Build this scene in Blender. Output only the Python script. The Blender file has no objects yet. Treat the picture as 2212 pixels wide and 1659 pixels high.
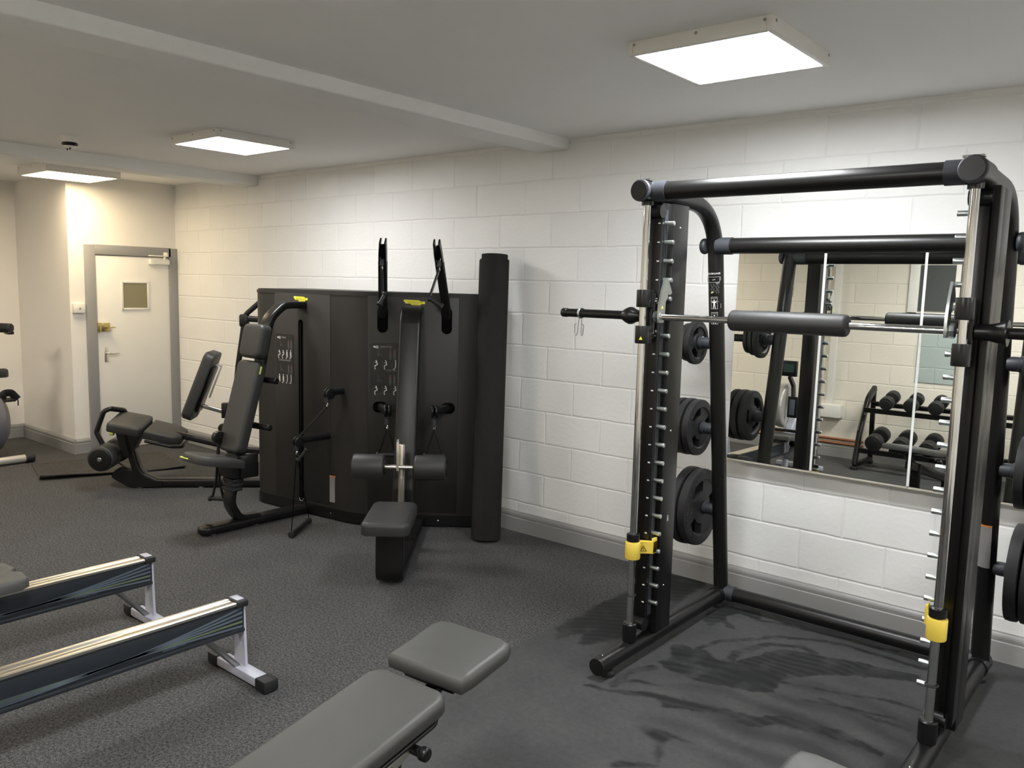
import bpy, bmesh, math, random
import numpy as np
from mathutils import Vector, Matrix
random.seed(7)
SC = bpy.context.scene
COL = SC.collection
PI = math.pi
rad = math.radians

# ------------------------------------------------------------------ materials
def _nt(name):
    m = bpy.data.materials.new(name); m.use_nodes = True
    nt = m.node_tree; nt.nodes.clear()
    out = nt.nodes.new('ShaderNodeOutputMaterial'); b = nt.nodes.new('ShaderNodeBsdfPrincipled')
    nt.links.new(b.outputs[0], out.inputs[0])
    return m, nt, b
def N(nt, t, **kw):
    n = nt.nodes.new(t)
    for k, v in kw.items():
        if k.startswith('i_'):
            n.inputs[k[2:].replace('_', ' ')].default_value = v
        else: setattr(n, k, v)
    return n
def mixc(nt, fac, a, b, blend='MIX'):
    n = nt.nodes.new('ShaderNodeMix'); n.data_type = 'RGBA'; n.blend_type = blend
    L = nt.links
    for sock, v in ((n.inputs[0], fac), (n.inputs[6], a), (n.inputs[7], b)):
        if hasattr(v, 'is_output'): L.new(v, sock)
        elif isinstance(v, (int, float)): sock.default_value = v
        else: sock.default_value = (*v, 1) if len(v) == 3 else v
    return n.outputs[2]
def ramp(nt, src, p0, p1, c0=(0, 0, 0, 1), c1=(1, 1, 1, 1)):
    r = nt.nodes.new('ShaderNodeValToRGB'); e = r.color_ramp.elements
    e[0].position, e[1].position = p0, p1; e[0].color, e[1].color = c0, c1
    nt.links.new(src, r.inputs[0]); return r.outputs[0]
def mat(name, col, rough=.5, metal=0., var=.12, scale=40., bump=0., bscale=300., spec=.5, coat=0., aniso=None):
    m, nt, b = _nt(name); L = nt.links
    tc = N(nt, 'ShaderNodeTexCoord')
    no = N(nt, 'ShaderNodeTexNoise', i_Scale=scale, i_Detail=4.)
    L.new(tc.outputs['Object'], no.inputs['Vector'])
    d = tuple(max(0, c * (1 - var)) for c in col); u = tuple(min(1, c * (1 + var)) for c in col)
    L.new(mixc(nt, no.outputs[0], d, u), b.inputs['Base Color'])
    b.inputs['Roughness'].default_value = rough; b.inputs['Metallic'].default_value = metal
    b.inputs['Specular IOR Level'].default_value = spec
    if coat: b.inputs['Coat Weight'].default_value = coat
    if bump:
        n2 = N(nt, 'ShaderNodeTexNoise', i_Scale=bscale, i_Detail=3.)
        L.new(tc.outputs['Object'], n2.inputs['Vector'])
        bp = N(nt, 'ShaderNodeBump', i_Strength=bump, i_Distance=.002)
        L.new(n2.outputs[0], bp.inputs['Height']); L.new(bp.outputs[0], b.inputs['Normal'])
    return m
def emit(name, col, strength):
    m = bpy.data.materials.new(name); m.use_nodes = True; nt = m.node_tree; nt.nodes.clear()
    o = N(nt, 'ShaderNodeOutputMaterial'); e = N(nt, 'ShaderNodeEmission')
    e.inputs[0].default_value = (*col, 1); e.inputs[1].default_value = strength
    nt.links.new(e.outputs[0], o.inputs[0]); return m

def block_mat(name, col, axis, off):
    """painted blockwork: axis = world axis running along the wall"""
    m, nt, b = _nt(name); L = nt.links
    g = N(nt, 'ShaderNodeNewGeometry'); s = N(nt, 'ShaderNodeSeparateXYZ'); c = N(nt, 'ShaderNodeCombineXYZ')
    L.new(g.outputs['Position'], s.inputs[0])
    ax = N(nt, 'ShaderNodeMath', operation='ADD'); ax.inputs[1].default_value = off
    az = N(nt, 'ShaderNodeMath', operation='ADD'); az.inputs[1].default_value = .2275 * 3 - .224
    L.new(s.outputs[axis], ax.inputs[0]); L.new(s.outputs[2], az.inputs[0])
    L.new(ax.outputs[0], c.inputs[0]); L.new(az.outputs[0], c.inputs[1])
    wob = N(nt, 'ShaderNodeTexNoise', i_Scale=9., i_Detail=3.); L.new(g.outputs['Position'], wob.inputs['Vector'])
    ws = N(nt, 'ShaderNodeVectorMath', operation='MULTIPLY_ADD')
    ws.inputs[1].default_value = (.012, .012, .0); L.new(wob.outputs['Color'], ws.inputs[0]); L.new(c.outputs[0], ws.inputs[2])
    br = N(nt, 'ShaderNodeTexBrick', offset=.5, offset_frequency=2, squash=1.)
    L.new(ws.outputs[0], br.inputs['Vector'])
    for k, v in (('Scale', 1.), ('Mortar Size', .010), ('Mortar Smooth', 1.), ('Brick Width', .4575), ('Row Height', .2275), ('Bias', 0.)):
        br.inputs[k].default_value = v
    br.inputs['Color1'].default_value = (*[x * .97 for x in col], 1); br.inputs['Color2'].default_value = (*[min(1, x * 1.02) for x in col], 1)
    br.inputs['Mortar'].default_value = (*[x * .99 for x in col], 1)
    n1 = N(nt, 'ShaderNodeTexNoise', i_Scale=2.2, i_Detail=5.); L.new(g.outputs['Position'], n1.inputs['Vector'])
    L.new(mixc(nt, n1.outputs[0], (.95, .95, .95), (1.03, 1.03, 1.03)), (mx := N(nt, 'ShaderNodeMix', data_type='RGBA', blend_type='MULTIPLY')).inputs[7])
    mx.inputs[0].default_value = 1.; L.new(br.outputs[0], mx.inputs[6]); L.new(mx.outputs[2], b.inputs['Base Color'])
    n2 = N(nt, 'ShaderNodeTexNoise', i_Scale=38., i_Detail=5.); L.new(g.outputs['Position'], n2.inputs['Vector'])
    n3 = N(nt, 'ShaderNodeTexNoise', i_Scale=190., i_Detail=2.); L.new(g.outputs['Position'], n3.inputs['Vector'])
    b1 = N(nt, 'ShaderNodeBump', invert=True, i_Strength=.55, i_Distance=.006); L.new(br.outputs['Fac'], b1.inputs['Height'])
    b2 = N(nt, 'ShaderNodeBump', i_Strength=.30, i_Distance=.005); L.new(n2.outputs[0], b2.inputs['Height']); L.new(b1.outputs[0], b2.inputs['Normal'])
    b3 = N(nt, 'ShaderNodeBump', i_Strength=.12, i_Distance=.002); L.new(n3.outputs[0], b3.inputs['Height']); L.new(b2.outputs[0], b3.inputs['Normal'])
    L.new(b3.outputs[0], b.inputs['Normal'])
    b.inputs['Roughness'].default_value = .55; b.inputs['Specular IOR Level'].default_value = .3
    return m

def carpet_mat(name, lo, hi, stain=None):
    m, nt, b = _nt(name); L = nt.links
    g = N(nt, 'ShaderNodeNewGeometry')
    n1 = N(nt, 'ShaderNodeTexNoise', i_Scale=150., i_Detail=3., i_Roughness=.7); L.new(g.outputs['Position'], n1.inputs['Vector'])
    n2 = N(nt, 'ShaderNodeTexNoise', i_Scale=3.5, i_Detail=6.); L.new(g.outputs['Position'], n2.inputs['Vector'])
    n3 = N(nt, 'ShaderNodeTexNoise', i_Scale=420., i_Detail=1.); L.new(g.outputs['Position'], n3.inputs['Vector'])
    n4 = N(nt, 'ShaderNodeTexNoise', i_Scale=85., i_Detail=4., i_Roughness=.75); L.new(g.outputs['Position'], n4.inputs['Vector'])
    c = mixc(nt, ramp(nt, n4.outputs[0], .40, .62), lo, hi)
    c = mixc(nt, mixc(nt, ramp(nt, n1.outputs[0], .42, .60), (0, 0, 0), (.65, .65, .65)), c, tuple(x * .55 for x in hi))
    c = mixc(nt, ramp(nt, n3.outputs[0], .60, .70), c, tuple(min(1, x * 2.0) for x in hi))
    c = mixc(nt, n2.outputs[0], c, mixc(nt, 1., c, (1.35, 1.33, 1.3), 'MULTIPLY'))
    L.new(c, b.inputs['Base Color'])
    b.inputs['Roughness'].default_value = .95; b.inputs['Specular IOR Level'].default_value = .15
    bp = N(nt, 'ShaderNodeBump', i_Strength=.7, i_Distance=.004); L.new(n1.outputs[0], bp.inputs['Height']); L.new(bp.outputs[0], b.inputs['Normal'])
    return m
def mat_floor_mat(name):
    m, nt, b = _nt(name); L = nt.links
    g = N(nt, 'ShaderNodeNewGeometry')
    at = N(nt, 'ShaderNodeAttribute', attribute_name='swept')
    n1 = N(nt, 'ShaderNodeTexNoise', i_Scale=260., i_Detail=3.); L.new(g.outputs['Position'], n1.inputs['Vector'])
    n2 = N(nt, 'ShaderNodeTexNoise', i_Scale=4., i_Detail=6.); L.new(g.outputs['Position'], n2.inputs['Vector'])
    dust = mixc(nt, ramp(nt, n1.outputs[0], .3, .75), (.031, .033, .034), (.052, .054, .054))
    dust = mixc(nt, ramp(nt, n2.outputs[0], .3, .7), dust, mixc(nt, 1., dust, (1.3, 1.28, 1.25), 'MULTIPLY'))
    n5 = N(nt, 'ShaderNodeTexNoise', i_Scale=34., i_Detail=5., i_Roughness=.7); L.new(g.outputs['Position'], n5.inputs['Vector'])
    dust = mixc(nt, ramp(nt, n5.outputs[0], .35, .70), dust, mixc(nt, 1., dust, (1.28, 1.28, 1.27), 'MULTIPLY'))
    clean = mixc(nt, ramp(nt, n1.outputs[0], .3, .75), (.008, .009, .0095), (.016, .0175, .0175))
    L.new(mixc(nt, at.outputs['Fac'], dust, clean), b.inputs['Base Color'])
    b.inputs['Roughness'].default_value = .82; b.inputs['Specular IOR Level'].default_value = .25
    bp = N(nt, 'ShaderNodeBump', i_Strength=.25, i_Distance=.002); L.new(n1.outputs[0], bp.inputs['Height']); L.new(bp.outputs[0], b.inputs['Normal'])
    return m

M = {}
M['block'] = block_mat('painted_block', (.795, .795, .785), 0, .4575 * 40 - .035 - .185)
M['block_left'] = block_mat('painted_block_left', (.80, .755, .655), 0, .4575 * 40 + .1)
M['block_infill'] = block_mat('painted_block_infill', (.40, .46, .44), 0, .4575 * 40 + .1)
M['plaster'] = mat('white_plaster', (.80, .775, .735), .7, var=.02, scale=3, bump=.1, bscale=60, spec=.25)
M['ceiling'] = mat('ceiling_paint', (.86, .855, .84), .8, var=.02, scale=2, bump=.08, bscale=40, spec=.2)
M['grey_paint'] = mat('grey_gloss_paint', (.285, .282, .280), .38, var=.04, scale=6)
M['white_paint'] = mat('white_gloss_paint', (.80, .78, .73), .4, var=.02, scale=5)
M['carpet'] = carpet_mat('charcoal_carpet', (.007, .007, .0075), (.104, .105, .107))
M['carpet_brown'] = carpet_mat('offcut_carpet', (.020, .019, .018), (.075, .072, .068))
M['floor_mat'] = mat_floor_mat('dusty_rubber_floor')
M['black_metal'] = mat('black_powder_coat', (.0065, .0063, .0062), .34, var=.15, bump=.05, bscale=900, spec=.38)
M['satin'] = mat('satin_black', (.0065, .0065, .0066), .32, var=.1, spec=.4)
M['cabinet'] = mat('cabinet_plastic', (.0125, .0115, .0105), .5, var=.08, bump=.08, bscale=700)
M['panel'] = mat('panel_plastic', (.015, .0138, .0125), .48, var=.06, bump=.06, bscale=700)
M['vinyl'] = mat('black_vinyl', (.027, .0275, .0275), .50, var=.06, scale=90, bump=.15, bscale=500)
M['vinyl_grey'] = mat('grey_vinyl', (.050, .0498, .0475), .5, var=.04, scale=90, bump=.12, bscale=600)
M['rubber'] = mat('black_rubber', (.009, .0097, .0105), .6, var=.2, scale=30, bump=.1, bscale=400)
M['rubber_dark'] = mat('foam_rubber', (.022, .022, .0225), .7, var=.1, bump=.1, bscale=500)
M['hub'] = mat('slate_plastic', (.026, .029, .036), .5, var=.08)
M['chrome'] = mat('chrome', (.62, .62, .61), .09, 1., var=.02)
M['zinc'] = mat('zinc_plated', (.62, .66, .66), .3, 1., var=.1)
M['wire'] = mat('steel_wire', (.34, .34, .33), .3, 1., var=.1)
M['white_gloss'] = mat('white_gloss', (.86, .87, .86), .2, var=.01)
M['raised'] = mat('highlight_rubber', (.030, .033, .036), .55, var=.1)  # plate rubber made lighter: highlights on the lettering put into its colour
M['alu'] = mat('brushed_aluminium', (.70, .66, .60), .3, 1., var=.06, scale=15)
M['alu_white'] = mat('pale_coated_steel', (.42, .43, .50), .4, var=.03)
M['ivory_metal'] = mat('satin_nickel', (.78, .74, .66), .3, 1., var=.04)
M['yellow'] = mat('yellow_plastic', (.80, .60, .09), .4, var=.05)
M['lime'] = mat('lime_trim', (.75, .85, .18), .45, var=.05)
M['yellow_badge'] = mat('yellow_badge', (.85, .76, .06), .45, var=.05)
M['gold_ink'] = mat('olive_ink', (.22, .19, .02), .5)
M['white_ink'] = mat('white_ink', (.72, .72, .70), .5, var=.05)
M['grey_ink'] = mat('grey_ink', (.30, .30, .29), .5, var=.05)
M['dim_ink'] = mat('dim_ink', (.075, .08, .075), .5, var=.05)
M['red_ink'] = mat('dull_red_ink', (.16, .045, .05), .5)
M['green_ink'] = mat('dull_green_ink', (.05, .12, .07), .5)
M['placard'] = mat('placard_black', (.010, .010, .010), .35)
M['recess'] = mat('deep_black', (.002, .002, .002), .9, spec=.05)
M['label_grey'] = mat('grey_label', (.23, .22, .22), .5, var=.15, scale=200)
M['orange'] = mat('orange_label', (.55, .20, .04), .5)
M['brass'] = mat('brass', (.62, .50, .22), .3, 1., var=.08)
M['copper'] = mat('copper_pipe', (.55, .25, .14), .4, 1., var=.1)
M['mirror'] = mat('mirror_silver', (.80, .815, .785), .004, 1., var=.0)
M['mirror_edge'] = mat('mirror_edge', (.74, .75, .72), .25, var=.05)
M['bead'] = mat('sealant_bead', (.42, .39, .33), .6, var=.15)
M['glass_olive'] = mat('obscured_glass', (.25, .225, .135), .12, var=.06, scale=3)
M['blind'] = mat('dark_blind', (.060, .066, .063), .6)
M['bike_grey'] = mat('bike_housing', (.125, .125, .15), .42, var=.06)
M['silver'] = mat('silver_paint', (.50, .48, .45), .35, .4, var=.05)
M['dark_side'] = mat('rail_side', (.020, .024, .030), .3, var=.12)
M['stripe_blue'] = mat('rail_stripe', (.10, .125, .16), .3)
M['stripe_green'] = mat('rail_stripe_green', (.12, .15, .09), .35)
M['seat_grey'] = mat('seat_plastic', (.075, .075, .072), .55)
M['screen'] = mat('lcd', (.045, .085, .075), .2)
M['rollmat'] = mat('rolled_rubber', (.019, .0185, .0175), .85, var=.25, scale=60, bump=.35, bscale=250, spec=.2)
M['iron'] = mat('black_iron', (.014, .014, .014), .5, var=.2)
M['lamp_frame'] = mat('lamp_frame', (.74, .72, .68), .45, var=.02)
M['lamp_front'] = emit('lamp_front', (.97, .99, 1.), 55.)
M['lamp_middle'] = emit('lamp_middle', (.985, .99, .985), 37.)
M['lamp_far'] = emit('lamp_far', (1., .80, .50), 22.)
M['lamp_back'] = emit('lamp_back', (.985, .98, .96), 61.)
M['lamp_back_warm'] = emit('lamp_back_warm', (1., .90, .76), 44.)

# ------------------------------------------------------------------ mesh helpers
def B(): return bmesh.new()
def FR(o, x, y, z):
    """frame matrix from origin and three axes"""
    m = Matrix.Identity(4)
    for i, a in enumerate((x, y, z)):
        for j in range(3): m[j][i] = a[j]
    for j in range(3): m[j][3] = o[j]
    return m
def axis_frame(p, d, up=(0, 0, 1)):
    d = Vector(d).normalized(); up = Vector(up)
    if abs(d.dot(up)) > .98: up = Vector((0, 1, 0))
    x = up.cross(d).normalized(); y = d.cross(x)
    return FR(p, x, y, d)
def _apply(bm, vs, mtx):
    if mtx is not None:
        for v in vs: v.co = mtx @ v.co
def box(bm, c, s, mtx=None, bev=0., seg=2):
    r = bmesh.ops.create_cube(bm, size=1.)
    vs = r['verts']
    for v in vs: v.co = Vector((v.co.x * s[0] + c[0], v.co.y * s[1] + c[1], v.co.z * s[2] + c[2]))
    if bev > 0:
        es = list({e for v in vs for e in v.link_edges})
        g = bmesh.ops.bevel(bm, geom=es, offset=bev, segments=seg, profile=.5, affect='EDGES')
        vs = list({v for f in g['faces'] for v in f.verts} | {v for v in vs if v.is_valid})
    _apply(bm, vs, mtx); return bm
def cyl(bm, p0, p1, r, n=20, r1=None, caps=True):
    p0, p1 = Vector(p0), Vector(p1); F = axis_frame(p0, p1 - p0); h = (p1 - p0).length
    r1 = r if r1 is None else r1
    return lathe(bm, [(r, 0), (r1, h)], F, n, caps)
def lathe(bm, prof, F, n=24, caps=True):
    rings = []
    for r, h in prof:
        rings.append([bm.verts.new(F @ Vector((r * math.cos(2 * PI * k / n), r * math.sin(2 * PI * k / n), h))) for k in range(n)])
    for a, b in zip(rings, rings[1:]):
        for k in range(n):
            bm.faces.new((a[k], a[(k + 1) % n], b[(k + 1) % n], b[k]))
    if caps:
        bm.faces.new(list(reversed(rings[0]))); bm.faces.new(rings[-1])
    return bm
def rcyl(bm, p0, p1, r, b=.006, n=24):
    p0, p1 = Vector(p0), Vector(p1); F = axis_frame(p0, p1 - p0); h = (p1 - p0).length
    pr = []
    for k in range(5):
        a = k / 4 * PI / 2; pr.append((r - b + b * math.sin(a), b - b * math.cos(a)))
    for k in range(5):
        a = k / 4 * PI / 2; pr.append((r - b + b * math.cos(a), h - b + b * math.sin(a)))
    return lathe(bm, pr, F, n)
def fillet(pts, r, n=6):
    pts = [Vector(p) for p in pts]; out = [pts[0]]
    for i in range(1, len(pts) - 1):
        a, b, c = pts[i - 1], pts[i], pts[i + 1]
        u, v = (a - b), (c - b); lu, lv = u.length, v.length; u.normalize(); v.normalize()
        rr = r[i - 1] if isinstance(r, (list, tuple)) else r
        ang = u.angle(v)
        if ang > PI - .02 or rr <= 0: out.append(b); continue
        d = min(rr / math.tan(ang / 2), lu * .49, lv * .49)
        p, q = b + u * d, b + v * d
        for k in range(n + 1):
            t = k / n; out.append(p * (1 - t) ** 2 + b * 2 * t * (1 - t) + q * t * t)
    out.append(pts[-1]); return out
def circ(r, n=14): return [(r * math.cos(2 * PI * k / n), r * math.sin(2 * PI * k / n)) for k in range(n)]
def rrect(w, h, r, n=4):
    o = []
    for cx, cy, a0 in ((w / 2 - r, h / 2 - r, 0), (-w / 2 + r, h / 2 - r, 90), (-w / 2 + r, -h / 2 + r, 180), (w / 2 - r, -h / 2 + r, 270)):
        for k in range(n + 1):
            a = rad(a0 + 90 * k / n); o.append((cx + r * math.cos(a), cy + r * math.sin(a)))
    return o
def sweep(bm, pts, prof, up=(0, 0, 1), closed=False, caps=True):
    """profile (a across, b along up) swept on pts, with a fixed reference 'side' axis = up x dir"""
    pts = [Vector(p) for p in pts]; n = len(pts); rings = []
    up = Vector(up).normalized(); prev = None
    for i, p in enumerate(pts):
        if closed: d = pts[(i + 1) % n] - pts[i - 1]
        else: d = pts[min(i + 1, n - 1)] - pts[max(i - 1, 0)]
        d.normalize()
        if prev is None:
            x = up.cross(d)
            if x.length < 1e-3: x = Vector((0, 1, 0)).cross(d)
            x.normalize()
        else:
            x = prev - d * prev.dot(d); x.normalize()
        prev = x; y = d.cross(x)
        rings.append([bm.verts.new(p + x * a + y * b) for a, b in prof])
    m = len(prof)
    pairs = list(zip(rings, rings[1:])) + ([(rings[-1], rings[0])] if closed else [])
    for a, b in pairs:
        for k in range(m): bm.faces.new((a[k], a[(k + 1) % m], b[(k + 1) % m], b[k]))
    if caps and not closed:
        bm.faces.new(list(reversed(rings[0]))); bm.faces.new(rings[-1])
    return bm
def tube(bm, pts, r, n=14, closed=False): return sweep(bm, pts, circ(r, n), closed=closed)
def extr(bm, poly, h, mtx=None, z0=0.):
    a = [bm.verts.new((p[0], p[1], z0)) for p in poly]; b = [bm.verts.new((p[0], p[1], z0 + h)) for p in poly]
    m = len(poly)
    bm.faces.new(list(reversed(a))); bm.faces.new(b)
    for k in range(m): bm.faces.new((a[k], a[(k + 1) % m], b[(k + 1) % m], b[k]))
    _apply(bm, a + b, mtx); return bm
def pad(bm, outline, th, mtx=None, e=.02, crown=.0, eb=.006):
    """upholstered cushion: convex outline, rounded top edge radius e, slight crown"""
    P = [Vector((p[0], p[1])) for p in outline]; n = len(P)
    ar = sum(P[i].x * P[(i + 1) % n].y - P[(i + 1) % n].x * P[i].y for i in range(n))
    if ar < 0: P.reverse()
    nor = []
    for i in range(n):
        d = (P[(i + 1) % n] - P[i - 1]).normalized(); nor.append(Vector((d.y, -d.x)))
    c = sum(P, Vector((0, 0))) / n
    rings = []
    def ring(ins, z): rings.append([bm.verts.new((P[i].x - nor[i].x * ins, P[i].y - nor[i].y * ins, z)) for i in range(n)])
    ring(eb, 0)
    ring(eb * .3, eb * .3); ring(0, eb)
    for k in range(6):
        a = k / 5 * PI / 2; ring(e * (1 - math.cos(a)), th - e + e * math.sin(a))
    last = rings[-1]
    for f, zc in ((.6, .6), (.25, .95)):
        rings.append([bm.verts.new((c.x + (v.co.x - c.x) * f, c.y + (v.co.y - c.y) * f, th + crown * zc)) for v in last])
    vs = [v for r in rings for v in r]
    for a, b in zip(rings, rings[1:]):
        for k in range(n): bm.faces.new((a[k], a[(k + 1) % n], b[(k + 1) % n], b[k]))
    bm.faces.new(list(reversed(rings[0]))); bm.faces.new(rings[-1])
    _apply(bm, vs, mtx); return bm
def text(bm, s, size, mtx, ext=.0006, align='CENTER'):
    cu = bpy.data.curves.new('t', 'FONT'); cu.body = s; cu.size = size; cu.extrude = ext
    cu.align_x = align; cu.align_y = 'CENTER'; cu.resolution_u = 2
    o = bpy.data.objects.new('t', cu); COL.objects.link(o)
    dg = bpy.context.evaluated_depsgraph_get(); dg.update()
    oe = o.evaluated_get(dg); me = oe.to_mesh()
    n0 = len(bm.verts); bm.from_mesh(me); oe.to_mesh_clear()
    bm.verts.ensure_lookup_table()
    for v in bm.verts[n0:]: v.co = mtx @ v.co
    bpy.data.objects.remove(o); bpy.data.curves.remove(cu); return bm

def link_mesh(name, bm, m, parent=None, root=None, ang=40, xf=None, sharp=False):
    bmesh.ops.recalc_face_normals(bm, faces=bm.faces[:])
    if xf is not None: bmesh.ops.transform(bm, matrix=xf, verts=bm.verts[:])
    if root is not None: bmesh.ops.transform(bm, matrix=Matrix.Translation(-Vector(root)), verts=bm.verts[:])
    me = bpy.data.meshes.new(name); bm.to_mesh(me); bm.free()
    for p in me.polygons: p.use_smooth = not sharp
    if not sharp: me.set_sharp_from_angle(angle=rad(ang))
    for mm in (m if isinstance(m, (list, tuple)) else [m]):
        me.materials.append(M[mm] if isinstance(mm, str) else mm)
    o = bpy.data.objects.new(name, me); COL.objects.link(o)
    if parent is not None: o.parent = parent
    return o
class Thing:
    """an Empty at the base of a thing; parts are written in world coordinates (through xf when given)"""
    def __init__(s, name, label, cat, loc=(0, 0, 0), group=None, xf=None):
        o = bpy.data.objects.new(name, None); COL.objects.link(o); o.location = loc; o.empty_display_size = .1
        o['label'] = label; o['category'] = cat
        if group: o['group'] = group
        s.o = o; s.loc = Vector(loc); s.xf = xf
    def part(s, name, bm, m, parent=None, label=None, xf='d', **k):
        o = link_mesh(name, bm, m, parent or s.o, s.loc, xf=s.xf if xf == 'd' else xf, **k)
        if label: o['label'] = label
        return o
def solo(name, bm, m, label, cat, loc, group=None, local=False, **k):
    o = link_mesh(name, bm, m, None, None if local else loc, **k); o.location = loc
    o['label'] = label; o['category'] = cat
    if group: o['group'] = group
    return o
def struct(name, bm, m, loc=(0, 0, 0), parent=None, local=True, **k):
    o = link_mesh(name, bm, m, parent, None if local else loc, **k)
    if parent is None: o.location = loc; o['kind'] = 'structure'
    return o
def dup(root, loc=None, label=None, group=None, rz=None):
    r = root.copy(); COL.objects.link(r)
    if loc is not None: r.location = loc
    if rz is not None: r.rotation_euler = (0, 0, rz)
    if label: r['label'] = label
    if group: r['group'] = group
    for ch in list(root.children):
        c = ch.copy(); COL.objects.link(c); c.parent = r
        for g in list(ch.children):
            d = g.copy(); COL.objects.link(d); d.parent = c
    return r

# ------------------------------------------------------------------ camera
cam = bpy.data.cameras.new('camera'); camo = bpy.data.objects.new('camera', cam); COL.objects.link(camo)
F_PX, YAW, PITCH, ROLL = 1771.578, 0.69350494, 0.11837413, 0.02406477
fw = Vector((-math.sin(YAW) * math.cos(PITCH), math.cos(YAW) * math.cos(PITCH), -math.sin(PITCH)))
rt = Vector((math.cos(YAW), math.sin(YAW), 0)); up = rt.cross(fw)
r2 = rt * math.cos(ROLL) + up * math.sin(ROLL); u2 = up * math.cos(ROLL) - rt * math.sin(ROLL)
camo.matrix_world = FR((0, 0, 1.77), r2, u2, -fw)
cam.sensor_fit = 'HORIZONTAL'; cam.sensor_width = 36.; cam.lens = 36. * F_PX / 2212.
cam.clip_start = .05; cam.clip_end = 60
SC.camera = camo
vs = SC.view_settings
vs.view_transform = 'Standard'; vs.look = 'None'; vs.gamma = 1.; vs.use_curve_mapping = False; vs.exposure = .22
w = bpy.data.worlds.new('world'); SC.world = w; w.use_nodes = True
w.node_tree.nodes['Background'].inputs[0].default_value = (0, 0, 0, 1)
w.node_tree.nodes['Background'].inputs[1].default_value = 0.
STAIN_POLYS= [[(-2.446, 4.057), (-2.432, 3.341), (-2.36, 3.235), (-2.291, 3.363), (-2.23, 3.253), (-2.194, 3.257), (-2.12, 3.459), (-2.11, 3.619), (-2.358, 4.056)], [(-2.393, 4.468), (-2.174, 4.521), (-2.139, 4.435), (-2.106, 3.952)], [(-1.945, 4.08), (-1.892, 3.96), (-1.846, 3.912), (-1.823, 3.956), (-1.836, 4.013), (-1.772, 3.958), (-1.73, 3.975), (-1.792, 4.031), (-1.833, 4.087), (-1.801, 4.178), (-1.727, 4.163), (-1.683, 4.18), (-1.728, 4.284), (-1.923, 4.226)], [(-1.829, 3.355), (-1.811, 3.409), (-1.829, 3.468), (-1.866, 3.572), (-1.844, 3.612), (-1.789, 3.603), (-1.725, 3.642), (-1.658, 3.589), (-1.58, 3.567), (-1.465, 3.843), (-1.419, 3.908), (-1.3, 3.953), (-1.066, 4.024), (-0.896, 4.061), (-0.853, 4.062), (-0.839, 3.98), (-1.029, 3.9), (-1.184, 3.776), (-1.307, 3.624), (-1.325, 3.552), (-1.292, 3.438), (-1.383, 3.372), (-1.442, 3.352), (-1.611, 3.311), (-1.742, 3.31)], [(-1.969, 2.924), (-1.947, 2.944), (-1.864, 2.972), (-1.778, 3.028), (-1.672, 3.069), (-1.569, 3.111), (-1.479, 3.126), (-1.358, 3.17), (-1.259, 3.19), (-1.187, 3.271), (-0.968, 3.319), (-0.784, 3.251), (-0.794, 3.215), (-0.993, 3.225), (-1.182, 3.183), (-1.225, 3.112), (-1.317, 3.082), (-1.43, 3.076), (-1.526, 3.031), (-1.605, 2.974), (-1.613, 3.01), (-1.655, 3.017), (-1.753, 2.988), (-1.843, 2.952), (-1.951, 2.908)], [(-1.602, 2.782), (-1.566, 2.802), (-1.483, 2.812), (-1.41, 2.815), (-1.371, 2.814), (-1.448, 2.78), (-1.447, 2.726), (-1.46, 2.72), (-1.544, 2.744)], [(-1.544, 2.492), (-1.516, 2.528), (-1.46, 2.556), (-1.407, 2.57), (-1.389, 2.577), (-1.521, 2.457)], [(-1.463, 2.705), (-1.448, 2.719), (-1.421, 2.661), (-1.409, 2.602)]]
STAIN_LINES= [([(-1.874, 3.02), (-1.858, 3.059), (-1.886, 3.159), (-1.859, 3.228), (-1.812, 3.289)], 0.03), ([(-1.859, 3.05), (-1.802, 3.111), (-1.702, 3.145)], 0.02), ([(-1.77, 3.62), (-1.712, 3.786), (-1.582, 3.944), (-1.498, 4.051), (-1.311, 4.144), (-1.11, 4.173), (-0.847, 4.165)], 0.022), ([(-1.583, 3.573), (-1.592, 3.707), (-1.546, 3.859), (-1.525, 3.898), (-1.39, 4.002), (-1.306, 3.969)], 0.03), ([(-1.804, 4.211), (-1.752, 4.206), (-1.694, 4.167), (-1.558, 4.204), (-1.341, 4.233), (-1.136, 4.26), (-1.003, 4.272)], 0.015), ([(-1.325, 3.552), (-1.13, 3.622), (-0.91, 3.702), (-0.769, 3.716)], 0.02), ([(-1.249, 3.426), (-1.031, 3.509), (-0.789, 3.572)], 0.015), ([(-1.117, 3.513), (-0.912, 3.506), (-0.745, 3.507)], 0.02), ([(-0.98, 3.907), (-0.969, 4.003), (-0.944, 4.076)], 0.008)]
# ------------------------------------------------------------------ room shell
XB, XN, YR, YL, ZC = -9.8, 3.6, 4.52, -.95, 2.75
XF, YF = -8.5, 3.42          # face of the door wall and of its return
SEAM = -2.45
def bb(a, b): return [(a[i] + b[i]) / 2 for i in range(3)], [abs(b[i] - a[i]) for i in range(3)]
def wall(name, a, b, m, bev=0):
    c, s = bb(a, b); return struct(name, box(B(), (0, 0, 0), s, bev=bev), m, c)
wall('floor', (XB - .1, YL - .1, -.1), (SEAM, YR + .1, 0), 'carpet')
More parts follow.
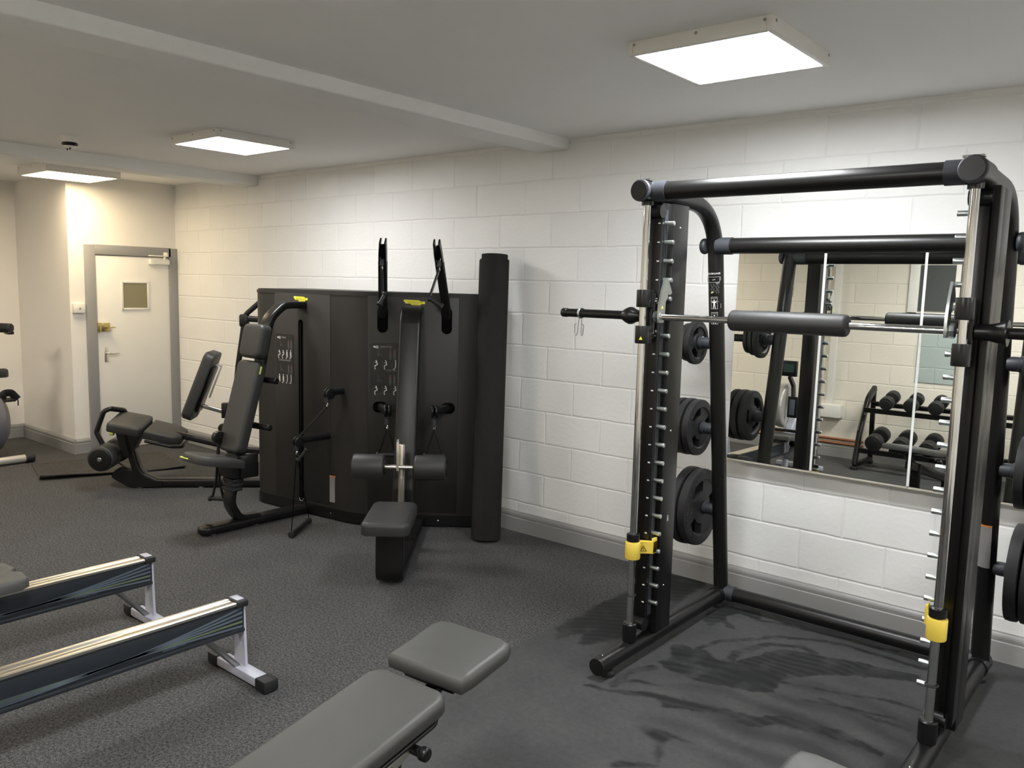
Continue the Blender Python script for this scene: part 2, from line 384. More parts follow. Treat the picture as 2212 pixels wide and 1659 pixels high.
# rubber floor with the marks where its dust has been wiped away
def make_rubber():
    x0, x1, y0, y1, d = SEAM, .15, 1.45, YR + .1, .0085
    nx, ny = int(round((x1 - x0) / d)), int(round((y1 - y0) / d))
    X = np.linspace(x0, x1, nx + 1); Y = np.linspace(y0, y1, ny + 1)
    gx, gy = np.meshgrid(X, Y); px = gx.ravel(); py = gy.ravel()
    rs = np.random.RandomState(3)
    def vnoise(f, seed):
        r = np.random.RandomState(seed); T = r.rand(64, 64)
        u, v = px * f, py * f; iu, iv = np.floor(u).astype(int), np.floor(v).astype(int)
        fu, fv = u - iu, v - iv; fu = fu * fu * (3 - 2 * fu); fv = fv * fv * (3 - 2 * fv)
        g = lambda a, b: T[a % 64, b % 64]
        return (g(iu, iv) * (1 - fu) * (1 - fv) + g(iu + 1, iv) * fu * (1 - fv) + g(iu, iv + 1) * (1 - fu) * fv + g(iu + 1, iv + 1) * fu * fv) - .5
    qx = px + .026 * vnoise(9, 1) + .014 * vnoise(31, 2) + .010 * vnoise(63, 3); qy = py + .026 * vnoise(9, 5) + .014 * vnoise(31, 6) + .010 * vnoise(63, 7)
    def sdf(poly):
        n = len(poly); dmin = np.full(px.shape, 9.); ins = np.zeros(px.shape, bool)
        for i in range(n):
            ax, ay = poly[i]; bx, by = poly[(i + 1) % n]; ex, ey = bx - ax, by - ay
            t = np.clip(((qx - ax) * ex + (qy - ay) * ey) / (ex * ex + ey * ey + 1e-9), 0, 1)
            dmin = np.minimum(dmin, np.hypot(qx - ax - t * ex, qy - ay - t * ey))
            if ay != by:
                c = ((ay > qy) != (by > qy)) & (qx < (bx - ax) * (qy - ay) / (by - ay) + ax); ins ^= c
        return np.where(ins, dmin, -dmin)
    val = np.zeros(px.shape)
    for k, p in enumerate(STAIN_POLYS):
        soft = .024 if k in (0, 1, 5, 6, 7) else .009
        a = np.clip(sdf(p) / soft + .5, 0, 1) * (.85 if k in (0, 1) else 1.)
        val = np.maximum(val, a * np.clip(1.02 + 1.1 * vnoise(14, 11) + .3 * vnoise(55, 17), .35, 1))
    for p, wd in STAIN_LINES:
        for (ax, ay), (bx, by) in zip(p, p[1:]):
            ex, ey = bx - ax, by - ay
            t = np.clip(((qx - ax) * ex + (qy - ay) * ey) / (ex * ex + ey * ey + 1e-9), 0, 1)
            dd = np.hypot(qx - ax - t * ex, qy - ay - t * ey)
            val = np.maximum(val, np.clip((wd * .8 - dd) / .009 + .4, 0, 1) * np.clip(.75 + 1.2 * vnoise(20, 23), .1, .95))
    # broad faint broom streaks
    ang = np.hypot(px + 1.2, (py - 1.7) * .8); reg = np.clip(1 - np.hypot((px + 1.1) / .8, (py - 3.2) / .7), 0, 1)
    # fine broom lines inside the swept patches
    an2 = np.hypot(px + 1.35, (py - 1.2) * .75)
    val = val * np.clip(.92 + .28 * np.sin(an2 * 150 + 7 * vnoise(5, 41)) * (vnoise(7, 43) + .5), .3, 1)
    val = np.maximum(val, np.clip(.75 * reg * (.5 + .5 * np.sin(ang * 46 + 5 * vnoise(4, 31))) + .8 * reg * vnoise(6, 37), 0, .6))
    W = nx + 1; vv = [(float(a), float(c_), 0.) for a, c_ in zip(px, py)]
    ff = [(j * W + i, j * W + i + 1, j * W + W + i + 1, j * W + W + i) for j in range(ny) for i in range(nx)]
    for a, c_ in (((x1, YL - .1), (XN + .1, YR + .1)), ((x0, YL - .1), (x1, y0))):
        n0 = len(vv); vv += [(a[0], a[1], 0.), (c_[0], a[1], 0.), (c_[0], c_[1], 0.), (a[0], c_[1], 0.)]; ff.append((n0, n0 + 1, n0 + 2, n0 + 3))
    me = bpy.data.meshes.new('floor'); me.from_pydata(vv, [], ff); me.update()
    at = me.attributes.new('swept', 'FLOAT', 'POINT'); arr = np.zeros(len(me.vertices), np.float32); arr[:len(val)] = val
    at.data.foreach_set('value', arr)
    me.materials.append(M['floor_mat'])
    o = bpy.data.objects.new('floor', me); COL.objects.link(o); o['kind'] = 'structure'
make_rubber()
wall('ceiling', (XB - .1, YL - .1, ZC), (XN + .1, YR + .1, ZC + .1), 'ceiling')
wall('wall_right', (XF - .1, YR, 0), (XN + .1, YR + .1, ZC), 'block')
wall('wall_left', (XB - .1, YL - .1, 0), (XN + .1, YL, ZC), 'block_left')
wall('wall_near', (XN, YL, 0), (XN + .1, YR, ZC), 'plaster')
wall('wall_back', (XB - .1, YL, 0), (XB, YF, ZC), 'plaster')
wall('wall_far', (XB - .1, YF, 0), (XF, YR + .1, ZC), 'plaster')
def beam(name, x0, x1, z0):
    c, s = bb((x0, YL, z0), (x1, YR, ZC + .02)); struct(name, box(B(), (0, 0, 0), s, bev=.012, seg=3), 'ceiling', c)
beam('trim_1', -3.575, -3.31, 2.678)
beam('trim_2', -7.195, -6.93, 2.658)
SK = [(0, 0), (.021, 0), (.021, .098), (.0165, .102), (.0165, .107), (.0195, .116), (.0185, .128), (.0135, .138), (.009, .142), (.007, .148), (0, .148)]
def skirting(name, p0, p1, nrm):
    p0, p1 = Vector((*p0, 0)), Vector((*p1, 0)); d = (p1 - p0); L = d.length; d.normalize()
    struct(name, extr(B(), SK, L, FR(p0, Vector((*nrm, 0)), (0, 0, 1), d)), 'grey_paint', ang=25)
skirting('baseboard_right', (XF + .03, YR), (XN, YR), (0, -1))
skirting('baseboard_far', (XF, YF - .02), (XF, 3.567), (1, 0))
skirting('baseboard_return', (XB, YF), (XF + .02, YF), (0, -1))
skirting('baseboard_back', (XB, YL), (XB, YF), (1, 0))
skirting('baseboard_left', (XB, YL), (XN, YL), (0, 1))
# window and infill on the wall behind the camera (seen in the mirror)
def win():
    y = YL; o = struct('window_1', box(B(), (0, .012, 0), (.37, .012, .50)), 'blind', (-2.217, y, 2.0))
    f = B()
    for c, s in (((-.225, .02, 0), (.10, .04, .74)), ((.40, .02, 0), (.10, .04, .74)), ((.0875, .02, .32), (.725, .04, .10)), ((.0875, .02, -.315), (.725, .04, .10)), ((.205, .018, 0), (.05, .036, .54))):
        box(f, c, s, bev=.004)
    struct('window_frame', f, 'white_paint', parent=o)
    struct('pane', box(B(), (.29, .012, 0), (.14, .012, .53)), 'blind', parent=o)
win()
c, s = bb((-2.36, YL, .965), (-1.55, YL + .012, 1.50)); struct('trim_3', box(B(), (0, 0, 0), s), 'block_infill', c)
c, s = bb((-3.30, YL, .60), (-3.225, YL + .05, ZC)); struct('trim_4', box(B(), (0, 0, 0), s, bev=.004), 'white_paint', c)
c, s = bb((-3.60, YL, .47), (-3.105, YL + .12, .62)); struct('trim_5', box(B(), (0, 0, 0), s, bev=.006), 'white_paint', c)
for k, (z, lab) in enumerate(((.215, 'copper pipe along the skirting in the mirror, upper of the two'), (.165, 'copper pipe along the skirting in the mirror, lower of the two'))):
    solo('copper_pipe', cyl(B(), (-3.6, 0, 0), (3.15, 0, 0), .0145, 14), 'copper', lab, 'pipe', (-6.0, YL + .0145, z), 'copper pipes on the opposite wall', local=True)

# ------------------------------------------------------------------ door
def door():
    x = XF; y0, y1, zt = 3.665, 4.438, 1.985; yc = (y0 + y1) / 2
    bm = box(B(), (.012, 0, zt / 2), (.024, y1 - y0, zt - .012), bev=.003)
    d = struct('door_1', bm, 'white_paint', (x, yc, 0))
    P = lambda n, b, m, par=d, lab=None: (lambda o: (o.__setitem__('label', lab) if lab else None, o)[1])(struct(n, b, m, parent=par))
    f = B(); w = .098
    box(f, (.018, (y0 - w / 2 - .004) - yc, (zt + w) / 2), (.036, w, zt + w), bev=.004)
    box(f, (.018, min(y1 + w / 2 + .004, YR - w / 2) - yc, (zt + w) / 2), (.036, w, zt + w), bev=.004)
    box(f, (.018, 0, zt + w / 2 + .004), (.036, y1 - y0 + .02, w), bev=.004)
    P('door_frame', f, 'grey_paint')
    v = B(); wy, wz, ww, wh = 4.055 - yc, 1.583, .27, .275
    for c, s in (((.028, wy - ww / 2, wz), (.016, .02, wh + .02)), ((.028, wy + ww / 2, wz), (.016, .02, wh + .02)), ((.028, wy, wz + wh / 2), (.016, ww, .02)), ((.028, wy, wz - wh / 2), (.016, ww, .02))):
        box(v, c, s, bev=.003)
    fr = P('vision_panel_frame', v, 'white_paint')
    P('pane', box(B(), (.0265, wy, wz), (.005, ww - .02, wh - .02)), 'glass_olive', fr)
    l = B(); box(l, (.04, 3.735 - yc, 1.265), (.03, .085, .085), bev=.004); box(l, (.045, 3.672 - yc, 1.265), (.034, .03, .095), bev=.003)
    lk = P('rim_lock', l, 'brass', lab='brass rim lock')
    k = cyl(B(), (.055, 3.745 - yc, 1.265), (.085, 3.745 - yc, 1.265), .016, 16); box(k, (.088, 3.79 - yc, 1.262), (.012, .055, .012), bev=.004)
    P('latch_knob', k, 'brass', lk)
    h = B(); box(h, (.028, 3.742 - yc, .985), (.009, .04, .15), bev=.003)
    hp = P('handle_plate', h, 'ivory_metal')
    tb = tube(B(), fillet([(.03, 3.742 - yc, 1.0), (.075, 3.742 - yc, 1.0), (.078, 3.79 - yc, .992), (.076, 3.848 - yc, .998)], .012), .008, 10)
    P('lever_handle', tb, 'ivory_metal', hp)
    cl = B(); box(cl, (.045, 4.31 - yc, 1.935), (.045, .21, .05), bev=.006); box(cl, (.045, 4.235 - yc, 1.935), (.056, .055, .056), bev=.004)
    co = P('door_closer', cl, 'white_paint')
    ar = B(); box(ar, (.09, 4.28 - yc, 1.998), (.018, .21, .012), bev=.003); cyl(ar, (.05, 4.37 - yc, 1.955), (.05, 4.37 - yc, 2.005), .012, 12); box(ar, (.06, 4.375 - yc, 2.02), (.05, .03, .035), bev=.003)
    P('closer_arm', ar, 'white_paint', co)
door()
t = Thing('alarm_box', 'small white square wall box with a round button beside the grey door frame', 'wall box', (XF, 3.49, 1.455))
t.part('case', box(B(), (XF + .018, 3.49, 1.455), (.044, .105, .095), bev=.006), 'white_paint')
t.part('button', rcyl(B(), (XF + .038, 3.497, 1.452), (XF + .046, 3.497, 1.452), .011, .003, 16), 'grey_ink')

# ------------------------------------------------------------------ ceiling fittings
def lamp(x, y, em, lab, zb=2.697, sz=.6, seen=True):
    h = ZC - zb
    t = Thing('ceiling_light', lab, 'ceiling light', (x, y, ZC), 'square LED ceiling panels')
    f = B(); a = sz / 2; wd = .024
    for c, s in (((x - a + wd / 2, y, zb + h / 2), (wd, sz, h)), ((x + a - wd / 2, y, zb + h / 2), (wd, sz, h)), ((x, y - a + wd / 2, zb + h / 2), (sz - 2 * wd, wd, h)), ((x, y + a - wd / 2, zb + h / 2), (sz - 2 * wd, wd, h))):
        box(f, c, s, bev=.002)
    t.part('frame', f, 'lamp_frame')
    t.part('diffuser', box(B(), (x, y, zb + .006), (sz - 2 * wd, sz - 2 * wd, .006)), em)
    if seen:
        for dx, dy in ((-.27, -a), (0, -a), (.27, -a), (-a, -.27), (a, -.27), (a, .27), (-a, .27)):
            n = Vector((0, -1, 0)) if abs(dy) == a else Vector((1 if dx > 0 else -1, 0, 0))
            p = Vector((x + dx, y + dy, zb + h * .72)); t.part('screw', cyl(B(), p, p + n * .002, .006, 8), 'grey_ink')
lamp(-1.555, 3.205, 'lamp_front', 'nearest square ceiling light, above the smith rack beside the long block wall')
lamp(-5.315, 3.265, 'lamp_middle', 'middle square ceiling light, above the black cable tower between the two beams')
lamp(-8.02, 3.265, 'lamp_far', 'farthest warm ceiling light, beyond the second beam in front of the door', 2.662, .64)
lamp(-1.555, .45, 'lamp_back', 'square ceiling light out of frame above the photographer', seen=False)
lamp(-5.315, .45, 'lamp_back_warm', 'square ceiling light out of frame above the rowing machines', seen=False)
lamp(-8.02, .45, 'lamp_back_warm', 'square ceiling light out of frame at the far left end of the room', seen=False)
lamp(1.90, 3.205, 'lamp_back', 'added ceiling light out of frame to the right, brightening the block wall', seen=False)  # unseen lamp, added to brighten the right end of the wall
lamp(1.90, .45, 'lamp_back', 'added ceiling light out of frame behind the camera, brightening the right side', seen=False)  # second unseen lamp, added as extra light for the right side
t = Thing('smoke_detector', 'small round smoke detector on the ceiling left of the middle light', 'smoke detector', (-6.26, 2.56, ZC))
F = FR((-6.26, 2.56, ZC), (1, 0, 0), (0, -1, 0), (0, 0, -1))
t.part('base', lathe(B(), [(.058, 0), (.058, .012), (.052, .03), (.05, .042)], F, 28), 'white_paint')
t.part('sensor_band', lathe(B(), [(.047, .042), (.055, .05), (.047, .066)], F, 28), 'satin', label='black band')
cv = B(); lathe(cv, [(.045, .066), (.034, .078), (.02, .082)], F, 28)
t.part('cover', cv, 'white_paint')
for dx in (-.02, .025): t.part('probe', cyl(B(), F @ Vector((dx, .01, .078)), F @ Vector((dx, .01, .094)), .005, 8), 'satin')
# ------------------------------------------------------------------ wall mirrors
def mirrors():
    t0 = math.atan(.013)
    labs = ['leftmost mirror panel, behind the left post of the smith rack', 'second mirror panel from the left, behind the padded bar',
            'third mirror panel from the left, behind the right guide rod', 'rightmost mirror panel, beyond the right post of the smith rack']
    y0 = 4.45
    for k in range(4):
        x0 = -2.045 + k * .4962; wdt = .4825; xc = x0 + wdt / 2; zb, zt = .806, 1.995; zc = (zb + zt) / 2
        up_ = Vector((0, math.sin(t0), math.cos(t0))); n = Vector((0, -math.cos(t0), math.sin(t0)))
        F = FR((xc, y0 + .013 * (zc - 1.2), zc), (1, 0, 0), up_, n)   # local z = towards the room
        t = Thing('mirror_panel', labs[k], 'mirror', (xc, 4.50, zb), 'wall mirrors')
        t.part('glass', box(B(), (0, 0, -.003), (wdt, zt - zb, .006), F), 'mirror', sharp=True)
        t.part('backing', box(B(), (0, -.004, -.0325), (wdt, zt - zb, .053), F, bev=.001), 'mirror_edge', label='pale backing board')
        if k < 3: t.part('edge_glint_strip', box(B(), (wdt / 2 + .0069, 0, -.0042), (.0132, zt - zb, .006), F, bev=.001), 'white_gloss')  # added white strip imitating the bright reflection on the polished panel edges
        t.part('sealant', box(B(), (0, -(zt - zb) / 2 - .0085, -.018), (wdt + .013, .013, .034), F, bev=.004), 'bead', label='buff sealant strip')
mirrors()
# ------------------------------------------------------------------ smith rack
XL, XR, YROD = -1.945, -.637, 3.26
ZTOP = 2.205
def wrap(bm, o, ax, front, r):
    """bend a flat decal (x across, y up, z out) onto a round post"""
    ax = Vector(ax).normalized(); front = Vector(front); front = (front - ax * front.dot(ax)).normalized(); side = ax.cross(front)
    o = Vector(o)
    for v in bm.verts:
        a = v.co.x / r
        v.co = o + ax * v.co.y + (front * math.cos(a) + side * math.sin(a)) * (r + v.co.z)
    return bm
def subdiv_box(bm, c, s, n=8):
    for k in range(n):
        box(bm, (c[0] - s[0] / 2 + s[0] * (k + .5) / n, c[1], c[2]), (s[0] / n, s[1], s[2]))
    return bm
def post_pt(x0, z):                      # axis of the slanted rear posts
    t = (z - .07) / (1.993 - .07); return Vector((x0, 4.25 + (3.94 - 4.25) * t, z))
def plate_bm(R, th, slots=True):
    bm = B(); n = 48; rh = .026
    rr = [rh, rh + .022, R * .44, R * .72, R * .77, R]
    zz = [(0, th), (0, th), (.008, th - .008), (.008, th - .008), (0, th), (.004, th - .004)]
    def cut(i, k):
        if not slots or i != 2: return False
        return (k % 16) in (12, 13, 14, 15, 0, 1, 2, 3)
    top = [[bm.verts.new((r * math.cos(2 * PI * k / n), r * math.sin(2 * PI * k / n), z[1])) for k in range(n)] for r, z in zip(rr, zz)]
    bot = [[bm.verts.new((r * math.cos(2 * PI * k / n), r * math.sin(2 * PI * k / n), z[0])) for k in range(n)] for r, z in zip(rr, zz)]
    m = len(rr)
    for i in range(m - 1):
        for k in range(n):
            q = (k + 1) % n
            if cut(i, k):
                for a, b in ((k, -1), (q, 1)):
                    kk = (k + b) % n
                    if not cut(i, kk): bm.faces.new((top[i][a], top[i + 1][a], bot[i + 1][a], bot[i][a]))
                for ii in (i, i + 1): bm.faces.new((top[ii][k], top[ii][q], bot[ii][q], bot[ii][k]))
                continue
            bm.faces.new((top[i][k], top[i][q], top[i + 1][q], top[i + 1][k]))
            bm.faces.new((bot[i][k], bot[i + 1][k], bot[i + 1][q], bot[i][q]))
    for k in range(n):
        q = (k + 1) % n
        bm.faces.new((top[0][k], bot[0][k], bot[0][q], top[0][q]))
    # rounded tread
    mid = []
    for f, z in ((.004, th * .12), (.006, th * .5), (.004, th * .88)):
        mid.append([bm.verts.new(((R + f) * math.cos(2 * PI * k / n), (R + f) * math.sin(2 * PI * k / n), z)) for k in range(n)])
    seq = [bot[-1]] + mid + [top[-1]]
    for a, b in zip(seq, seq[1:]):
        for k in range(n): bm.faces.new((a[k], a[(k + 1) % n], b[(k + 1) % n], b[k]))
    return bm
def arc_text(bm, s, r, size, z, mid, step):
    for i, ch in enumerate(s):
        a = mid + (i - (len(s) - 1) / 2) * step
        x = Vector((-math.sin(a), math.cos(a), 0)); y = Vector((-math.cos(a), -math.sin(a), 0))
        text(bm, ch, size, FR(Vector((r * math.cos(a), r * math.sin(a), z)), x, y, (0, 0, 1)), .0008)
    return bm

def smith():
    t = Thing('smith_machine', 'tall black smith rack with chrome guide rods and side pegs in front of the mirrors', 'smith machine', ((XL + XR) / 2, 3.7, 0))
    P = t.part
    for x0, d in ((XL, 1), (XR, -1)):
        # floor tube
        b = P('base_tube', cyl(B(), (x0, 3.0, .066), (x0, 4.26, .066), .04, 28), 'black_metal')
        P('end_cap', rcyl(B(), (x0, 2.985, .066), (x0, 3.0, .066), .0405, .004, 28), 'satin', b)
        for y in (3.07, 4.2): P('foot', lathe(B(), [(.03, 0), (.034, .004), (.034, .018), (.022, .028)], FR((x0 + .006, y, 0), (1, 0, 0), (0, 1, 0), (0, 0, 1)), 20), 'rubber', b)
        P('bolt', lathe(B(), [(.006, 0), (.006, .004), (.003, .006)], FR((x0, 3.03, .1055), (1, 0, 0), (0, 1, 0), (0, 0, 1)), 10), 'chrome', b)
        # rear post, bent over the top
        p = [Vector((x0, 4.25, .06)), Vector((x0, 3.925, 2.19)), Vector((x0, 3.42, ZTOP)), Vector((x0, 3.18, ZTOP))]
        po = P('rear_post', sweep(B(), fillet(p, [.30, 0], 14), circ(.04, 28), up=(1, 0, 0)), 'black_metal')
        jt = cyl(B(), (x0, 3.205, ZTOP), (x0, 3.36, ZTOP), .0475, 28)
        P('top_joint', jt, 'satin', po)
        P('joint_cap', rcyl(B(), (x0, 3.188, ZTOP), (x0, 3.207, ZTOP), .0485, .006, 28), 'hub', po)
        P('foot_joint', cyl(B(), (x0, 4.18, .066), (x0, 4.30, .066), .0455, 28), 'satin', b)
        q = post_pt(x0, 2.0)
        P('post_cap', rcyl(B(), q + Vector((-d * .036, 0, 0)), q + Vector((-d * .070, 0, 0)), .041, .016, 24), 'hub', po)
        P('rear_sleeve', cyl(B(), q + Vector((d * .02, 0, 0)), q + Vector((d * .10, 0, 0)), .0435, 28), 'hub', po)
        P('front_sleeve', cyl(B(), (x0 + d * .03, 3.262, ZTOP), (x0 + d * .10, 3.262, ZTOP), .0445, 28), 'hub', po)
        P('low_sleeve', cyl(B(), (x0 + d * .03, 4.245, .075), (x0 + d * .085, 4.245, .075), .0435, 28), 'hub', b)
        # channel with the peg ladder
        ch = B(); so_ = -.036 if d > 0 else -.064
        def cx(a, bb_): return x0 + d * (a + bb_) / 2, abs(bb_ - a)
        for (a, bx), (y0, y1), (z0, z1) in (((so_, .050), (3.42, 3.56), (.10, 2.165)), ((so_, .030), (3.350, 3.425), (.15, 2.165))):
            c0, w0 = cx(a, bx); box(ch, (c0, (y0 + y1) / 2, (z0 + z1) / 2), (w0, y1 - y0, z1 - z0), bev=.003)
        cho = P('peg_channel', ch, 'black_metal')
        st = B(); c0, w0 = cx(.029, .0325); box(st, (c0, 3.382, 1.17), (w0, .030, 1.93)); P('peg_strip', st, 'hub', cho, label='slate grey strip behind the pegs')
        for k in range(22):
            z = 2.073 - .0857 * k
            pg = B(); rcyl(pg, (x0 + d * .030, 3.378, z), (x0 + d * .076, 3.378, z), .0105, .002, 14)
            P('peg', pg, 'zinc', cho)
        nb = B()
        for k in range(22):
            z = 2.073 - .0857 * k; c0, w0 = cx(.008, .020)
            box(nb, (c0, 3.3495, z), (w0, .002, .006))
        P('peg_markers', nb, 'white_ink', cho)
        for z in (2.06, 1.1, .33): P('screw', lathe(B(), [(.005, 0), (.004, .003)], FR((x0 + d * .050, 3.48, z), (0, 1, 0), (0, 0, 1), (d, 0, 0)), 10), 'chrome', cho)
        for z in (2.125, .165): P('cable_wheel', cyl(B(), (x0 - d * .044, 3.345, z), (x0 + d * .034, 3.345, z), .03, 22), 'satin', cho)
        lp = B(); 
        for dy in (0.0,): tube(lp, [(x0 - d * .041, 3.325, 2.1), (x0 - d * .041, 3.325, .19)], .004, 8)
        P('counterweight_cable', lp, 'recess', cho)
        # guide rod and what slides on it
        rod = P('guide_rod', cyl(B(), (x0, YROD, .12), (x0, YROD, 2.165), .0165, 22), 'chrome', label='chrome guide rod')
        cl = B(); lathe(cl, [(.032, 0), (.034, .006), (.034, .085), (.028, .09), (.02, .09)], FR((x0, YROD, .104), (1, 0, 0), (0, 1, 0), (0, 0, 1)), 28)
        P('rod_collar', cl, 'satin', rod)
        P('rod_top_collar', cyl(B(), (x0, YROD, 2.145), (x0, YROD, 2.17), .027, 22), 'satin', rod)
        P('rubber_ring', tube(B(), [(x0 + .021 * math.cos(a), YROD + .021 * math.sin(a), .33) for a in [2 * PI * k / 20 for k in range(20)]], .004, 8, closed=True), 'rubber', rod)
        P('top_bolt', box(B(), (x0 - .01, 3.25, ZTOP + .05), (.07, .035, .008), bev=.002), 'chrome', po)
        # yellow stop
        s_ = B(); F0 = FR((x0, YROD, .508), (1, 0, 0), (0, 1, 0), (0, 0, 1))
        lathe(s_, [(.022, 0), (.034, .002), (.036, .006), (.036, .08), (.034, .084), (.022, .086)], F0, 28)
        P1 = [(-.0, -.0), (.028, .012)]
        ar = [(.0, .03), (.040, .070), (.062, .082), (.062, .118), (.052, .118), (.047, .098), (.028, .088), (-.02, .06)]
        pl = [Vector((x0 + d * a, YROD + .0 + bq, 0)) for a, bq in ar]
        bmv = s_
        ring = [[bmv.verts.new((p.x, p.y, z)) for p in pl] for z in (.525, .582)]
        bmv.faces.new(ring[0]); bmv.faces.new(ring[1])
        for k in range(len(pl)): bmv.faces.new((ring[0][k], ring[0][(k + 1) % len(pl)], ring[1][(k + 1) % len(pl)], ring[1][k]))
        box(s_, (x0 + d * .057, YROD + .10, .562), (.010, .04, .075), bev=.003)
        so = P('safety_stop', s_, 'yellow', label='yellow safety stop')
        P('stop_collar', lathe(B(), [(.022, 0), (.031, .003), (.031, .034), (.022, .038)], FR((x0, YROD, .594), (1, 0, 0), (0, 1, 0), (0, 0, 1)), 26), 'satin', so)
        nrm = Vector((d * .040, -.040, 0)).normalized()
        xa = Vector((0, 0, 1)).cross(nrm)
        F1 = FR(Vector((x0 + d * .026, YROD + .050, .552)) + nrm * .0045, xa, (0, 0, 1), nrm)
        tr = B()
        extr(tr, [(-.016, -.013), (.016, -.013), (0, .015)], .001, F1)
        to = P('warning_triangle', tr, 'satin', so)
        tr = B(); extr(tr, [(-.011, -.0105), (.011, -.0105), (0, .009)], .001, F1, z0=.0006); P('warning_fill', tr, 'yellow', so)
        tr = B(); box(tr, (0, 0, .0022), (.003, .009, .001), F1); box(tr, (0, -.0075, .0022), (.003, .003, .001), F1); P('warning_mark', tr, 'satin', so)
        # carriage
        ca = B()
        for z0, z1 in ((1.525, 1.607), (1.69, 1.77)):
            lathe(ca, [(.018, 0), (.0305, .001), (.0315, .004), (.0315, z1 - z0 - .004), (.0305, z1 - z0 - .001), (.018, z1 - z0)], FR((x0, YROD, z0), (1, 0, 0), (0, 1, 0), (0, 0, 1)), 26)
            box(ca, (x0, YROD + .035, (z0 + z1) / 2), (.05, .03, z1 - z0), bev=.004)
        box(ca, (x0, YROD + .055, 1.648), (.05, .035, .21), bev=.006)
        cao = P('bar_carriage', ca, 'satin')
        F2 = FR(Vector((x0 + d * .012, YROD - .0292, 1.55)), Vector((1, d * .4, 0)).normalized(), (0, 0, 1), Vector((d * .4, -1, 0)).normalized())
        tr = B(); extr(tr, [(-.008, -.006), (.008, -.006), (0, .009)], .0012, F2, z0=.002); P('warning_triangle', tr, 'yellow_badge', cao) if d > 0 else tr.free()
        for z in (1.715, 1.582): P('bolt', lathe(B(), [(.008, 0), (.008, .008), (.005, .011)], FR((x0 + d * .033, YROD + .055, z), (0, 1, 0), (0, 0, 1), (d, 0, 0)), 10), 'chrome', cao)
        # plate horns
        for z in (1.494, 1.023, .559):
            c = post_pt(x0, z); hb = B()
            ax = axis_frame(c, (-d, 0, 0))
            lathe(hb, [(.028, .03), (.032, .05), (.032, .075), (.036, .078), (.036, .092), (.024, .096)], ax, 24)
            ho = P('plate_horn', hb, 'hub')
            P('horn_bar', rcyl(B(), c + Vector((-d * .09, 0, 0)), c + Vector((-d * .30, 0, 0)), .0235, .004, 22), 'satin', ho)
    for nm, y, z, a in (('top_bar', 3.262, ZTOP, .09), ('rear_bar', post_pt(0, 2.0).y, 2.0, .09), ('low_bar', 4.245, .075, .08)):
        P(nm, cyl(B(), (XL + a, y, z), (XR - a, y, z), .04, 30), 'black_metal')
    # the captive bar
    yb, zb = 3.312, 1.648
    bar = P('barbell', cyl(B(), (XL + .06, yb, zb), (XR - .06, yb, zb), .0145, 22), 'chrome', label='chrome bar')
    for x0, d in ((XL, 1), (XR, -1)):
        s_ = B(); cyl(s_, (x0 - d * .12, yb, zb), (x0 - d * .47, yb, zb), .0205, 22)
        lathe(s_, [(.0205, .46), (.0225, .462), (.0225, .486), (.02, .49)], axis_frame((x0, yb, zb), (-d, 0, 0)), 22)
        P('bar_sleeve', s_, 'satin', bar)
        bl = B(); pr = [(.022, .03), (.024, .045), (.032, .07), (.040, .085), (.041, .10), (.034, .118), (.024, .135)] if d > 0 else [(.026, .03), (.028, .05), (.031, .08), (.040, .115), (.047, .125), (.047, .132), (.022, .135)]
        lathe(bl, pr, axis_frame((x0, yb, zb), (-d, 0, 0)), 26)
        P('bar_flange', bl, 'satin', bar)
        nu = B(); lathe(nu, [(.026, .035), (.028, .04), (.028, .052), (.016, .053)], axis_frame((x0, yb, zb), (d, 0, 0)), 8)
        lathe(nu, [(.022, .056), (.024, .058), (.024, .070), (.015, .072)], axis_frame((x0, yb, zb), (d, 0, 0)), 18)
        P('bar_nut', nu, 'zinc', bar)
        hk = B(); F3 = FR((x0 + d * .064, yb, zb), (0, 1, 0), (0, 0, 1), (1, 0, 0))
        poly = [(-.020, -.026), (.018, -.026), (.026, .0), (.030, .07), (.045, .09), (.052, .105), (.072, .10), (.085, .11), (.062, .150), (.040, .178), (.022, .178), (-.004, .12), (-.022, .06), (-.026, 0)]
        extr(hk, poly, .010, F3, z0=-.005)
        ho = P('latch_hook', hk, 'zinc', bar, ang=20)
        tr = B(); extr(tr, [(-.007, .002), (.009, .002), (.001, .016)], .001, FR((x0 + d * .0695, yb, zb + .035), (0, 1, 0), (0, 0, 1), (1, 0, 0)) if d > 0 else FR((x0 + d * .0585, yb, zb + .035), (0, 1, 0), (0, 0, 1), (1, 0, 0)))
        P('warning_triangle', tr, 'yellow_badge', bar)
    # decals wrapped on the left rear post
    axv = post_pt(XL, 1.99) - post_pt(XL, .07); fr = (.30, -.95, 0); rr = .0405
    def dec(nm, fn, m, z, **k):
        bm = B(); fn(bm); wrap(bm, post_pt(XL, z), axv, fr, rr); P(nm, bm, m, k.get('par'))
    I4 = Matrix.Identity(4); T = lambda x, y: Matrix.Translation((x, y, 0))
    dec('decal_title', lambda b: text(b, 'MULTIPOWER', .0125, T(-.002, 0), .0004), 'white_ink', 1.865)
    def frame_box(b):
        for c, s in (((0, .014, 0), (.062, .002, .0006)), ((0, -.014, 0), (.062, .002, .0006))): subdiv_box(b, c, s)
        for x in (-.031, .031): box(b, (x, 0, 0), (.002, .03, .0006))
        box(b, (-.036, 0, 0), (.006, .026, .0006)); box(b, (.037, .004, 0), (.003, .02, .0006)); subdiv_box(b, (.02, -.018, 0), (.02, .003, .0006), 3)
        box(b, (-.004, -.001, 0), (.008, .003, .0006)); box(b, (.004, .001, 0), (.008, .003, .0006))
    dec('decal_frame', frame_box, 'grey_ink', 1.835)
